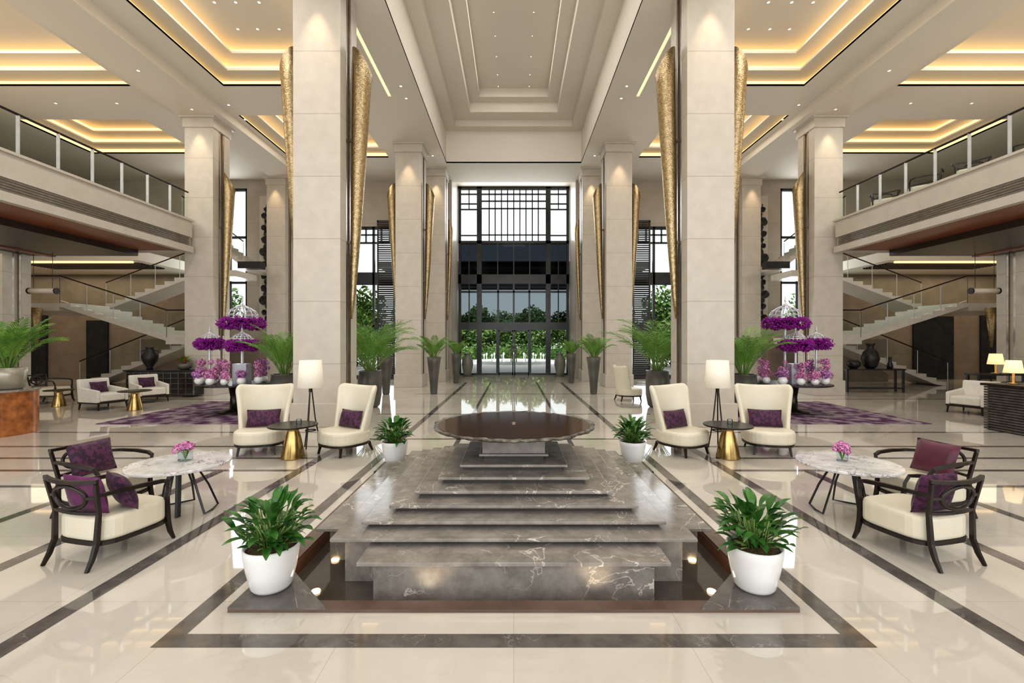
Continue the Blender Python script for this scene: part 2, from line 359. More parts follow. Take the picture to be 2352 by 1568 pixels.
gl=MB(); gl.box(-2.9,2.9,EY-.01,EY+.01,2.83,4.95); gl.build('tinted_glass',TGLASS,win)
dp=MB(); dp.box(-2.85,2.85,EY-.03,EY+.03,5.4,7.1); dp.build('dark_glass',DGLASS,win)
for x in (-.86,0,.86,-2.4,2.4):
    dp=MB(); dp.box(x-.03,x+.03,EY-.07,EY-.03,5.4,7.05); dp.build('panel_mullion',BLACK,win)
for i,s in enumerate((-1,1)):
    d=sempty('door_%d'%(i+1),(s*.43,EY,0)); f=MB()
    a,b=(s*.012,s*.83)
    f.box(a,a+s*.07,EY-.03,EY+.03,0,2.42); f.box(b,b-s*.06,EY-.03,EY+.03,0,2.42); f.box(a,b,EY-.03,EY+.03,0,.14); f.box(a,b,EY-.03,EY+.03,2.34,2.42)
    f.build('door_frame',BLACK,d,fixn=False)
    g=MB(); g.box(a,b,EY-.008,EY+.008,.14,2.34); g.build('glass',GLASSE,d)
    h=MB(); h.tube([(s*.14,EY-.09,.7),(s*.14,EY-.09,1.6)],.024); h.build('door_handle',STEEL,d)
# side windows
wi=2
for s in (-1,1):
    w=sempty('window_%d'%wi,(s*6.7,22.1,0)); wi+=1; f=MB()
    def bx(a,b,z0,z1): f.box(s*a,s*b,22.05,22.2,z0,z1)
    for x in (5.2,6.75,8.1): bx(x,x+.1,0,7.36)
    for z0,z1 in ((7.24,7.36),(6.55,6.62),(4.55,5.15),(0,.15),(2.5,2.6)): bx(5.2,8.2,z0,z1)
    for x in (5.6,6.0,6.4,7.15,7.5,7.85): bx(x,x+.05,6.6,7.3)
    bx(5.2,8.2,6.95,7.0)
    f.build('frame',BLACK,w,fixn=False); g=MB(); g.box(s*5.2,s*8.2,22.12,22.13,0,7.36); g.build('glass',GLASSE,w)
    w=sempty('window_%d'%wi,(s*13.8,22.1,2.4)); wi+=1; f=MB()
    for x in (12.9,13.75,14.6): bx(x,x+.1,2.4,9.2)
    for z in (2.4,4.6,6.8,9.1): bx(12.9,14.7,z,z+.1)
    f.build('frame',BLACK,w,fixn=False); g=MB(); g.box(s*12.9,s*14.7,22.12,22.13,2.4,9.2); g.build('glass',GLASSE,w)
    # louvred screen
    t=thing('louvred_screen','tall dark louvred screen standing before the side window %s of the entrance'%SD[s],'screen',(s*6.1,21.8,0))
    f=MB()
    for x in (5.7,6.48): f.box(s*x,s*(x+.06),21.76,21.84,0,7.6)
    f.box(s*5.7,s*6.54,21.76,21.84,7.5,7.6); f.box(s*5.7,s*6.54,21.76,21.84,.0,.12); f.build('frame',LOUV,t,fixn=False)
    f=MB()
    for k in range(74):
        z=.15+k*.1; f.hexa([(s*5.75,21.75,z),(s*6.5,21.75,z),(s*6.5,21.84,z+.06),(s*5.75,21.84,z+.06),(s*5.75,21.75,z+.03),(s*6.5,21.75,z+.03),(s*6.5,21.84,z+.09),(s*5.75,21.84,z+.09)])
    f.build('louvre_slats',LOUV,t)
    # wall sculpture
    X=abs(wx(610,21.8))*s
    t=thing('wall_sculpture','tall black iron lotus vine hanging on the stone wall at the %s rear'%SD[s],'wall sculpture',(X,21.95,3.0))
    f=MB(); f.box(X-.34,X+.34,21.9,22.0,2.6,8.8); f.build('backing_panel',LIMEB,t)
    f=MB(); f.tube([(X+.05*sin(k),21.82,2.8+k*.28) for k in range(21)],.022,6); f.build('stem',BLACKART,t)
    f=MB(); 
    for k in range(19):
        z=2.9+k*.29; sx=(-1)**k*random.uniform(.04,.16); r=random.uniform(.12,.22)
        c=Vector((X+sx,21.80,z)); n=11
        f.add([c+Vector((0,.03,0))]+[c+Vector((cos(2*PI*j/n)*r*random.uniform(.85,1.1),random.uniform(-.05,.02),sin(2*PI*j/n)*r)) for j in range(n)],[(0,1+j,1+(j+1)%n) for j in range(n)])
    f.build('lotus_leaves',BLACKART,t,solid=.012)

# ------------------------------------------------------------------ columns and horn sconces
def column(x0,x1,y0,y1,top,label,cap=True,inner=1):
    cx,cy=(x0+x1)/2,(y0+y1)/2; t=thing('column',label,'column',(cx,cy,0))
    a=MB(); d=(y1-y0)
    a.box(x0,x1,y0,y0+d*.34,0,top); a.box(x0,x1,y1-d*.34,y1,0,top); a.box(x0+.06,x1-.06,y0+.05,y1-.05,0,top); a.build('shaft',LIME,t,bevel=.008,fixn=False)
    b=MB()
    for x in (x0+.03,x1-.03):
        b.box(x-.02,x+.02,y0+d*.345,y0+d*.42,.5,top-.02); b.box(x-.02,x+.02,y1-d*.42,y1-d*.345,.5,top-.02)
    b.build('metal_inlay',STEEL,t,fixn=False)
    c=MB(); c.box(x0-.05,x1+.05,y0-.05,y1+.05,0,.5); c.build('base',LIMEB,t,bevel=.012)
    if cap:
        c=MB(); c.box(x0-.04,x1+.04,y0-.04,y1+.04,top-.35,top-.05); c.box(x0-.12,x1+.12,y0-.12,y1+.12,top-.05,top); c.build('capital',LIMEB,t,fixn=False)
    return t
def horn(x,y,d,ztop,zbot,r,label):
    t=thing('horn_sconce',label,'wall light',(x,y,zbot),group='gold horn lights on the columns')
    k=14; pts=[]; rs=[]
    for i in range(k):
        u=i/(k-1); rr=.02+(r-.02)*(u**.75); off=.03+rr+.06*u
        pts.append((x+d*off,y,zbot+(ztop-zbot)*u)); rs.append(rr)
    a=MB(); a.tube(pts,rs,24,cap=False)
    n=24; b=(k-1)*n
    for j in range(n):
        v=list(a.v[b+j]); v[2]+=.30*cos(2*PI*j/n+(.6 if d>0 else 2.5)); a.v[b+j]=tuple(v)
    a.build('horn',GOLDM,t,smooth=True,solid=.012)
    c=MB(); c.lathe([(r*.7,0),(r*.7,.03)],16,(x+d*(.05+r),y,zbot+(ztop-zbot)*.86)); c.build('lamp',GLOWL,t)
    c=MB()
    for u in (.3,.7): c.box(x-.005,x+d*.1,y-.03,y+.03,zbot+(ztop-zbot)*u-.03,zbot+(ztop-zbot)*u+.03)
    c.build('wall_bracket',STEEL,t)
for s in (-1,1):
    q=SD[s]
    def cm(a,b): return (min(s*a,s*b),max(s*a,s*b))
    column(*cm(3.66,4.66),9.6,10.6,S,'huge beige stone column nearest the fountain on the %s'%q,cap=False)
    column(*cm(3.64,4.66),17.9,18.9,S,'second beige stone column from the front along the %s of the aisle'%q)
    column(*cm(3.1,3.95),20.5,21.4,S,'stone column closest to the entrance glazing on its %s'%q)
    column(*cm(10.05,11.0),15.2,16.1,9.3,'stone column at the end of the %s balcony'%q)
    column(*cm(10.45,11.3),20.8,21.7,9.3,'far rear stone column beside the wall vine on the %s'%q)
    column(*cm(15.75,16.7),14.0,14.85,4.6,'short stone pier holding up the %s balcony under its rear edge'%q,cap=False)
    horn(s*3.66,10.1,-s,7.95,2.3,.21,'gold horn light on the aisle side of the large %s column'%q)
    horn(s*4.66,10.1,s,7.95,2.3,.21,'gold horn light on the outer side of the large %s column'%q)
    horn(s*3.64,18.4,-s,7.85,2.7,.18,'gold horn light on the aisle side of the second %s column'%q)
    horn(s*4.66,18.4,s,7.85,2.7,.18,'gold horn light on the outer side of the second %s column'%q)
    horn(s*3.1,20.95,-s,7.1,2.8,.11,'small gold horn light on the column by the entrance, %s side'%q)
    horn(s*10.05,15.65,-s,7.3,2.0,.18,'gold horn light on the %s column at the balcony end'%q)

# ------------------------------------------------------------------ mezzanines
for s in (-1,1):
    q=SD[s]; X=10.6
    m=MB(); m.box(s*10.75,s*RW,-4,14.9,4.95,5.72); struct(m.build('floor_mezzanine_'+q,LIMEB))
    m=MB(); m.box(s*X,s*(X+.15),-4,15.0,5.22,5.8); m.box(s*(X-.05),s*(X+.2),-4,15.05,5.74,5.8); m.box(s*(X-.03),s*(X+.15),-4,15.03,4.72,4.92); m.box(s*(X+.06),s*(X+.16),-4,15.0,4.9,5.23); m.box(s*10.75,s*RW,14.9,15.0,4.72,5.8)
    struct(m.build('trim_1' if s<0 else 'trim_2',LIMEB,fixn=False))
    m=MB(); m.box(s*(X+.15),s*12.3,-4,14.9,4.78,4.95); m.mi=1; m.box(s*12.3,s*RW,-4,14.9,4.6,4.95); m.mi=0; m.box(s*15,s*15.2,-4,14.9,4.56,4.6)
    struct(m.build('ceiling_mezzanine_'+q,[ORWOOD,DKWOOD],fixn=False))
    g=MB()
    for k in range(5): g.box(s*(X+.005),s*(X+.06),-4,14.9,4.935+k*.058,4.955+k*.058)
    tag(g.build('vent_grille',STEEL,org=(s*X,8,4.95),fixn=False),'long slatted air vent along the face of the %s balcony'%q,'vent')
    t=thing('glass_railing','clear glass railing along the edge of the %s balcony'%q,'railing',(s*10.7,10,5.8))
    y=2.0; k=0
    while y<14.9:
        g=MB(); g.box(s*10.69,s*10.71,y+.03,min(y+.84,14.95),5.85,6.62); g.build('glass_panel',GLASS,t)
        p=MB(); p.box(s*10.68,s*10.75,y-.012,y+.012,5.8,6.68); p.build('post',SILVER,t)
        y+=.87
    h=MB(); h.tube([(s*10.71,1.5,6.7),(s*10.71,14.95,6.7)],.028); h.build('handrail',DMETAL,t)

# ------------------------------------------------------------------ staircases
def flight(mb,s,x0,z0,x1,z1,y0,y1,n):
    for i in range(n):
        a=x0+(x1-x0)*i/n; b=x0+(x1-x0)*(i+1)/n; zt=z0+(z1-z0)*(i+1)/n; za=max(-.01,z0+(z1-z0)*i/n-.12); zb=max(-.01,z0+(z1-z0)*(i+1)/n-.12)
        mb.hexa([(s*a,y0,za),(s*b,y0,zb),(s*b,y1,zb),(s*a,y1,za),(s*a,y0,zt),(s*b,y0,zt),(s*b,y1,zt),(s*a,y1,zt)])
def srail(t,s,x0,z0,x1,z1,y,n):
    for i in range(n):
        a=x0+(x1-x0)*(i+.03)/n; b=x0+(x1-x0)*(i+.97)/n; za=z0+(z1-z0)*i/n; zb=z0+(z1-z0)*(i+1)/n; g=MB()
        g.hexa([(s*a,y-.008,za+.1),(s*b,y-.008,zb+.1),(s*b,y+.008,zb+.1),(s*a,y+.008,za+.1),(s*a,y-.008,za+.9),(s*b,y-.008,zb+.9),(s*b,y+.008,zb+.9),(s*a,y+.008,za+.9)])
        g.build('glass_panel',GLASS,t)
    for i in range(n+1):
        x=x0+(x1-x0)*i/n; z=z0+(z1-z0)*i/n; p=MB(); p.tube([(s*x,y,z-.02),(s*x,y,z+.95)],.013,6); p.build('post',SILVER,t)
    h=MB(); h.tube([(s*x0,y,z0+1.0),(s*x1,y,z1+1.0)],.024); h.build('handrail',DMETAL,t)
for s in (-1,1):
    q=SD[s]
    t=thing('staircase','pale stone staircase with glass sides and landings rising at the %s rear'%q,'staircase',(s*15,18,0))
    a=MB(); flight(a,s,17.6,0,12.7,1.95,18.5,19.8,12); a.build('lower_flight',STAIR,t)
    a=MB(); flight(a,s,12.7,1.95,16.6,3.2,16.6,18.2,9); a.build('middle_flight',STAIR,t)
    a=MB(); flight(a,s,16.6,3.2,12.6,4.7,18.5,19.8,10); a.build('upper_flight',STAIR,t)
    a=MB(); a.box(s*11.3,s*12.7,16.6,19.8,1.7,1.95); a.build('landing',STAIR,t); a=MB(); a.box(s*16.6,s*20,16.6,19.8,2.92,3.2); a.build('landing',STAIR,t)
    a=MB(); a.box(s*11.3,s*12.6,18.5,20.0,4.45,4.7); a.build('landing',STAIR,t)
    srail(t,s,12.7,1.95,16.6,3.2,16.65,4); srail(t,s,11.3,1.95,12.7,1.95,16.65,1); srail(t,s,16.6,3.2,20,3.2,16.65,3); srail(t,s,17.6,0,12.7,1.95,18.45,4)
    srail(t,s,16.6,3.2,12.6,4.7,18.53,4)
    t=thing('staircase','short high stone stair flight with glass rail against the tall %s side window'%q,'staircase',(s*13,20.6,5.2))
    a=MB(); flight(a,s,11.9,5.2,14.6,7.2,20,21.3,11); a.build('flight',STAIR,t)
    a=MB(); a.box(s*11.3,s*12,20,21.9,4.95,5.2); a.box(s*14.6,s*15.6,20,22,7.0,7.2); a.build('landing',STAIR,t)
    srail(t,s,11.9,5.2,14.6,7.2,20.03,4)
    a=MB(); a.box(s*10.9,s*11.9,19.6,19.98,4.95,5.25); tag(a.build('projecting_beam',BLACK,org=(s*11.4,19.8,4.95)),'dark square beam end under the high stair on the %s'%q,'beam')

# ------------------------------------------------------------------ fountain
t=thing('stepped_fountain','large square stepped fountain of brown grey veined marble in the lobby centre','fountain',(0,FC,0))
def sq(mb,h,z0,z1): mb.box(-h,h,FC-h,FC+h,z0,z1)
a=MB(); a.box(-1.8,1.8,FC-1.85,FC+1.85,-.3,-.26)
for s in (-1,1):
    a.box(s*1.76,s*1.8,FC-1.85,FC+1.85,-.26,0); a.box(-1.8,1.8,FC+s*1.81,FC+s*1.85,-.26,0)
a.build('basin',COPPER,t,fixn=False)
WL=-.10
a=MB(); a.quad((-1.76,FC-1.81,WL),(1.76,FC-1.81,WL),(1.76,FC+1.81,WL),(-1.76,FC+1.81,WL)); a.build('water',WATER,t)
a=MB()
for s in (-1,1):
    a.box(s*1.77,s*1.9,FC-1.93,FC+1.93,0,.02); a.box(-1.77,1.77,FC+s*1.82,FC+s*1.93,0,.02)
a.build('rim',RIMST,t,fixn=False)
for sx in (-1,1):
    for sy in (-1,1):
        a=MB(); a.prism([(sx*1.9,FC+sy*1.93),(sx*1.25,FC+sy*1.93),(sx*1.9,FC+sy*1.22)],.02,.036); a.build('corner_plate',STRIPE,t)
a=MB(); sq(a,1.34,-.26,.245); a.build('base_block',FOUNT,t,bevel=.006)
for dx,dy in ((0,-1),(0,1),(-1,0),(1,0)):
    a=MB(); b=MB()
    if dy: 
        a.box(-1.03,1.03,FC+min(dy*1.3,dy*1.62),FC+max(dy*1.3,dy*1.62),-.26,.185); b.box(-1.13,1.13,FC+min(dy*1.34,dy*1.69),FC+max(dy*1.34,dy*1.69),.185,.215)
    else:
        a.box(dx*1.3,dx*1.6,FC-.99,FC+.99,-.26,.185); b.box(dx*1.34,dx*1.68,FC-1.09,FC+1.09,.185,.212)
    a.build('side_block',FOUNT,t,bevel=.005); b.build('cap_slab',FOUNT,t,bevel=.006)
hw=[1.427,1.244,1.066,.887,.707,.525]; zz=[.245,.307,.373,.437,.507,.575]
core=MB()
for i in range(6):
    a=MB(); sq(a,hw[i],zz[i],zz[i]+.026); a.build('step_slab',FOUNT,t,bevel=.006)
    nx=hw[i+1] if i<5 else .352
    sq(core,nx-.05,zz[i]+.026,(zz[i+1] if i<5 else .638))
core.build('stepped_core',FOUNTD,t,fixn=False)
a=MB(); sq(a,.352,.638,.66); sq(a,.32,.66,.79); sq(a,.36,.79,.81); a.build('plinth',FOUNT,t,bevel=.005,fixn=False)
# bowl
n=96; ang=[2*PI*i/n for i in range(n)]; jit=[1+random.uniform(-.01,.01)+.007*sin(5*x+1)+.007*sin(11*x) for x in ang]
prof=[(.25,.81,0),(.5,.835,0),(.75,.868,.5),(.845,.886,1),(.866,.90,1),(.858,.914,1),(.835,.914,1),(.815,.905,.6),(.3,.9,0)]
vs=[];fs=[]
for r,z,j in prof:
    for i in range(n):
        rr=r*(1+(jit[i]-1)*j*1.3); vs.append((rr*cos(ang[i]),FC+rr*sin(ang[i]),z+(random.uniform(-.006,.006) if j==1 else 0)))
for k in range(len(prof)-1):
    for i in range(n): fs.append((k*n+i,k*n+(i+1)%n,(k+1)*n+(i+1)%n,(k+1)*n+i))
fs.append(tuple(range(n))[::-1]); fs.append(tuple(range(8*n,9*n)))
a=MB(); a.add(vs,fs); bowl=a.build('bowl',PATINA,t,smooth=True)
a=MB(); a.lathe([(.817,.905),(.817,.910)],96,(0,FC,0)); a.build('bowl_water',BOWLW,bowl)
a=MB(); a.lathe([(.03,.910),(.03,.917),(.012,.925)],12,(0,FC,0)); a.build('spout',STEEL,bowl)
for x,y,lb in ((-1.5,3.45,'near front left corner'),(1.5,3.45,'near front right corner'),(-1.55,3.95,'along the left side'),(1.55,3.95,'along the right side')):
    a=MB(); a.lathe([(.032,WL),(.032,WL+.015),(.024,WL+.018)],16,(x,y,0)); tag(a.build('pool_light',GLOWL,org=(x,y,WL)),'small round glowing light in the fountain basin, %s'%lb,'pool light','fountain pool lights')

# ------------------------------------------------------------------ potted leafy plants
def leafplant(label,loc):
    t=thing('potted_plant',label,'potted plant',(0,0,0),group='leafy plants in white pots')
    p=MB(); p.lathe([(.10,0),(.125,.008),(.14,.03),(.165,.14),(.183,.25),(.188,.305),(.182,.312),(.172,.305),(.165,.26)],32); pot=p.build('pot',WHITE,t,smooth=True)
    so=MB(); so.lathe([(.168,.25),(.168,.285),(.1,.30),(.02,.305)],24); so.build('soil',SOIL,pot,smooth=True)
    lv=MB(); sm=MB()
    for k in range(108):
        az=random.random()*6.28; r=random.uniform(.0,.09); h=random.uniform(.02,.27); el=R(random.uniform(10,50)+ (30 if h>.17 else 0)); 
        b=(cos(az)*r,sin(az)*r,.3); lean=random.uniform(.02,.16)*(1-.4*max(0,h-.15)/.14)
        e=(b[0]+cos(az)*lean,b[1]+sin(az)*lean,.3+h)
        sm.tube([b,((b[0]+e[0])/2,(b[1]+e[1])/2,.3+h*.6),e],.005,5)
        lv.leaf(e,az+random.uniform(-.7,.7),el,random.uniform(.12,.18),random.uniform(.048,.068),R(random.uniform(25,75)),5)
    lv.build('foliage',LEAF,t,smooth=True,fixn=False); sm.build('stems',STEM,t,smooth=True)
    t.location=loc; return t
lp=leafplant('leafy green plant in white pot on the front left corner of the fountain',(-1.74,3.27,.036))
dup(lp,(1.73,3.27,.036),2.2,'leafy green plant in white pot on the front right corner of the fountain')
dup(lp,(-1.74,6.66,.036),4.0,'leafy green plant in white pot at the back left corner of the fountain')
dup(lp,(1.74,6.66,.036),1.1,'leafy green plant in white pot at the back right corner of the fountain')

# ------------------------------------------------------------------ palms
def palm(mbL,mbS,c,n,L,seed,up=(45,85),droop=(60,110)):
    rnd=random.Random(seed)
    for k in range(n):
        az=2*PI*k/n*2.618+rnd.uniform(-.3,.3); el=R(rnd.uniform(*up)); LL=L*rnd.uniform(.7,1.12); dr=R(rnd.uniform(*droop)); N=14
        p=Vector(c)+Vector((cos(az),sin(az),0))*.05; q=el; pts=[]; dirs=[]
        for i in range(N):
            pts.append(p.copy()); d=Vector((cos(az)*cos(q),sin(az)*cos(q),sin(q))); dirs.append(d); p=p+d*(LL/N); q-=dr/N*(.3+1.4*i/N)
        mbS.tube(pts,[.011*(1-i/N)+.003 for i in range(N)],5)
        for i in range(4,N):
            u=(i-3)/(N-3); l=LL*.30*sin(PI*min(.98,u*.75+.2)); side=Vector((-sin(az),cos(az),0))
            for sg in (-1,1):
                for hh in (0,.5):
                    pp=pts[i]+(dirs[i]*(LL/N)*hh); dd=(dirs[i]*.9+side*sg*.72+Vector((0,0,rnd.uniform(0,.2)))).normalized()
                    w=dirs[i]*.0125
                    e1=pp+dd*l*.5+Vector((0,0,.02*l)); e2=pp+dd*l+Vector((0,0,-.2*l))
                    mbL.add([pp-w*.5,pp+w*.5,e1+w,e1-w,e2],[(0,1,2,3),(3,2,4)])
PL={'round':([(.2,0),(.26,.06),(.31,.35),(.32,.75),(.29,.98),(.32,1.0),(.28,1.0),(.26,.9)],PLANTER),
    'tall':([(.1,0),(.12,.05),(.15,.5),(.22,1.1),(.25,1.27),(.21,1.27),(.19,1.15)],PLANTER),
    'low':([(.20,0),(.24,.03),(.27,.25),(.28,.42),(.25,.42),(.23,.36)],PLANTB)}
def pottedpalm(kind,label,loc,n,L,seed,sc_=1,up=(45,85),droop=(60,110)):
    t=thing('potted_palm',label,'potted palm',(0,0,0),group='palms in planters')
    prof,mt=PL[kind]; h=prof[-1][1]; r=prof[-1][0]
    a=MB(); a.lathe(prof,28); pl=a.build('planter',mt,t,smooth=True)
    a=MB(); a.lathe([(r+.02,h-.04),(r,h),(.02,h+.02)],20); a.build('soil',SOIL,pl)
    l=MB(); s_=MB(); palm(l,s_,(0,0,h),n,L,seed,up,droop); l.build('fronds',PALM,t,fixn=False); s_.build('stems',STEM,t,smooth=True)
    t.location=loc; t.scale=(sc_,)*3; return t
pottedpalm('low','bushy palm in pale beige vase on top of the copper onyx counter end',(-9.85,8.85,.875),34,1.1,1,up=(60,89),droop=(40,85))
for s in (-1,1):
    q=SD[s]
    pottedpalm('round','palm in charcoal planter beside the flower table on the %s'%q,(s*5.65,11.2,0),28,1.4,3+s,up=(64,89),droop=(40,85))
    pottedpalm('round','widest arching palm in dark planter behind the large %s column, aisle side'%q,(s*3.95,12.5,0),30,1.8,6+s,up=(52,88),droop=(50,100))
    pottedpalm('tall','palm in tall tapered charcoal vase before the second %s column'%q,(s*2.74,15.6,0),24,.98,9+s,up=(58,88),droop=(45,90))
    pottedpalm('tall','palm in tall tapered vase close to the entrance doors, %s side'%q,(s*2.5,19.7,0),20,.8,12+s,up=(62,88),droop=(40,70))
    a=MB(); a.lathe([(.14,0),(.2,.1),(.3,.6),(.28,.85),(.16,1.05),(.14,1.15),(.2,1.2),(.17,1.2)],24,(s*2.4,23.6,0)); tag(a.build('urn',PLANTG,smooth=True,org=(s*2.4,23.6,0)),'grey brown urn standing inside the entrance glazing on the %s'%q,'urn')
pottedpalm('tall','small palm in tall vase between the first and second left columns',(-4.35,15.5,0),18,.75,20)

# ------------------------------------------------------------------ wing chairs, lamps, side tables
def wing(label,loc,rz):
    t=thing('wing_chair',label,'chair',(0,0,0),group='cream wing chairs')
    a=MB(); n=32; poly=[]
    for i in range(n):
        an=2*PI*i/n; c,s=cos(an),sin(an); e=2/2.6
        poly.append((.38*math.copysign(abs(c)**e,c),-.07+.37*math.copysign(abs(s)**e,s)))
    a.prism(poly,.17,.385); a.build('seat',CREAM,t,smooth=False,bevel=.05)
    a=MB(); a.prism([(x*.97,(y+.06)*.97-.06) for x,y in poly],.145,.172); a.build('base_frame',BWOOD,t)
    nu,nv=17,12; vs=[]
    for j in range(nv):
        v=j/(nv-1)
        for i in range(nu):
            u=-1+2*i/(nu-1); th=u*R(88); w=.325+.115*v**1.7; fwd=.34*(1-.30*v)
            x=w*sin(th)/sin(R(88)); y=.27+.10*v-fwd*(1-cos(th)); z=.16+.90*v+v**4*(.07*abs(u)**2-.13*abs(u)**9)
            vs.append((x,y,z))
    fs=[(j*nu+i,j*nu+i+1,(j+1)*nu+i+1,(j+1)*nu+i) for j in range(nv-1) for i in range(nu-1)]
    a=MB(); a.add(vs,fs); a.build('backrest',CREAM,t,smooth=True,solid=.075,sub=1)
    for x,y,ox,oy in ((-.25,-.32,-.02,-.03),(.25,-.32,.02,-.03),(-.23,.24,-.03,.05),(.23,.24,.03,.05)):
        a=MB(); a.tube([(x,y,.15),(x+ox*.4,y+oy*.4,.08),(x+ox,y+oy,0)],[.026,.022,.016],4,rot=PI/4); a.build('leg',BWOOD,t)
    t.location=loc; t.rotation_euler=(0,0,rz); return t
w0=wing('cream wing chair left of the gold side table in the left seating group',(-4.14,7.5,0),R(14))
dup(w0,(-2.72,7.45,0),R(-32),'cream wing chair right of the lamp in the left seating group, turned sideways')
dup(w0,(4.16,7.5,0),R(-14),'cream wing chair right of the gold side table in the right seating group')
dup(w0,(2.70,7.45,0),R(32),'cream wing chair left of the lamp in the right seating group, turned sideways')
dup(w0,(3.45,13.9,0),R(100),'distant cream wing chair behind the large right column')
def pillowmesh(w,h,d):
    a=MB(); n=13
    for sg in (-1,1):
        vs=[]
        for j in range(n):
            for i in range(n):
                u=-1+2*i/(n-1); v=-1+2*j/(n-1); th=d*.5*((1-abs(u)**3)*(1-abs(v)**3))**.6
                k=1-.07*(1-abs(u*v))*(max(abs(u),abs(v))**3)
                vs.append((u*w/2*k,sg*th,v*h/2*k))
        a.add(vs,[(j*n+i,j*n+i+1,(j+1)*n+i+1,(j+1)*n+i) if sg<0 else (j*n+i,(j+1)*n+i,(j+1)*n+i+1,j*n+i+1) for j in range(n-1) for i in range(n-1)])
    return a
def pillow(loc,rz,off,size,mat,label,tilt=-16,yaw=0,roll=0):
    o=pillowmesh(*size).build('cushion',mat,None,smooth=True,fixn=False)
    o.matrix_world=Matrix.Translation(loc)@Matrix.Rotation(rz,4,'Z')@Matrix.Translation(off)@Matrix.Rotation(R(yaw),4,'Z')@Matrix.Rotation(R(tilt),4,'X')@Matrix.Rotation(R(roll),4,'Y')
    tag(o,label,'cushion','purple cushions on the chairs'); return o
for loc,rz,lb in (((-4.14,7.5,0),14,'left chair of the left wing chair pair'),((-2.72,7.45,0),-32,'right chair of the left wing chair pair'),((4.16,7.5,0),-14,'right chair of the right wing chair pair'),((2.70,7.45,0),32,'left chair of the right wing chair pair')):
    pillow(loc,R(rz),(0,.06,.53),(.52,.29,.15),PURP,'dark purple lumbar cushion on the '+lb)
# lamp
t=thing('floor_lamp','floor lamp with cream tapered shade beside the left wing chairs','floor lamp',(0,0,0),group='floor lamps')
a=MB(); a.lathe([(.205,1.02),(.175,1.48)],32,cap=False); a.build('shade',SHADE,t,smooth=True,solid=.006)
a=MB(); a.tube([(0,0,.98),(0,0,1.3)],.01); a.lathe([(.03,.94),(.03,1.0)],12); a.build('pole',DMETAL,t)
a=MB(); a.lathe([(.045,1.1),(.05,1.16),(.02,1.2)],12); a.build('bulb',GLOWL,t)
for k in range(3):
    an=2*PI*k/3+.5; a=MB(); a.tube([(cos(an)*.02,sin(an)*.02,.97),(cos(an)*.07,sin(an)*.07,.5),(cos(an)*.16,sin(an)*.16,0)],.011,6); a.build('leg',DMETAL,t)
a=MB(); a.lathe([(.085,.0),(.085,.02)],20,(0,0,.28),cap=False); a.build('brace_ring',DMETAL,t,solid=.006)
t.location=(-3.46,7.75,0); dup(t,(3.47,7.75,0),.6,'floor lamp with cream tapered shade beside the right wing chairs')
def goldtable(label,loc):
    t=thing('side_table',label,'side table',(0,0,0),group='gold hourglass side tables')
    a=MB(); a.lathe([(.175,0),(.175,.012),(.15,.15),(.11,.34),(.085,.42),(.085,.44),(.15,.48),(.16,.492)],36); a.build('base',BRASS,t,smooth=True)
    a=MB(); a.lathe([(.35,.492),(.36,.497),(.36,.512),(.35,.516)],40); a.build('tabletop',DMETAL,t,smooth=False)
    t.location=loc; return t
gt=goldtable('gold hourglass side table with dark round top between the left wing chairs',(-3.42,7.05,0))
dup(gt,(3.32,7.05,0),0,'gold hourglass side table with dark round top between the right wing chairs')
for s in (-1,1):
    X=-3.38 if s<0 else 3.3
    a=MB(); a.lathe([(.035,.516),(.04,.53),(.04,.585),(.032,.6)],16,(X+.05,7.05,0)); tag(a.build('candle_jar',CRYST,smooth=True,org=(X+.05,7.05,.516)),'small clear glass jar on the %s gold side table'%SD[s],'jar')

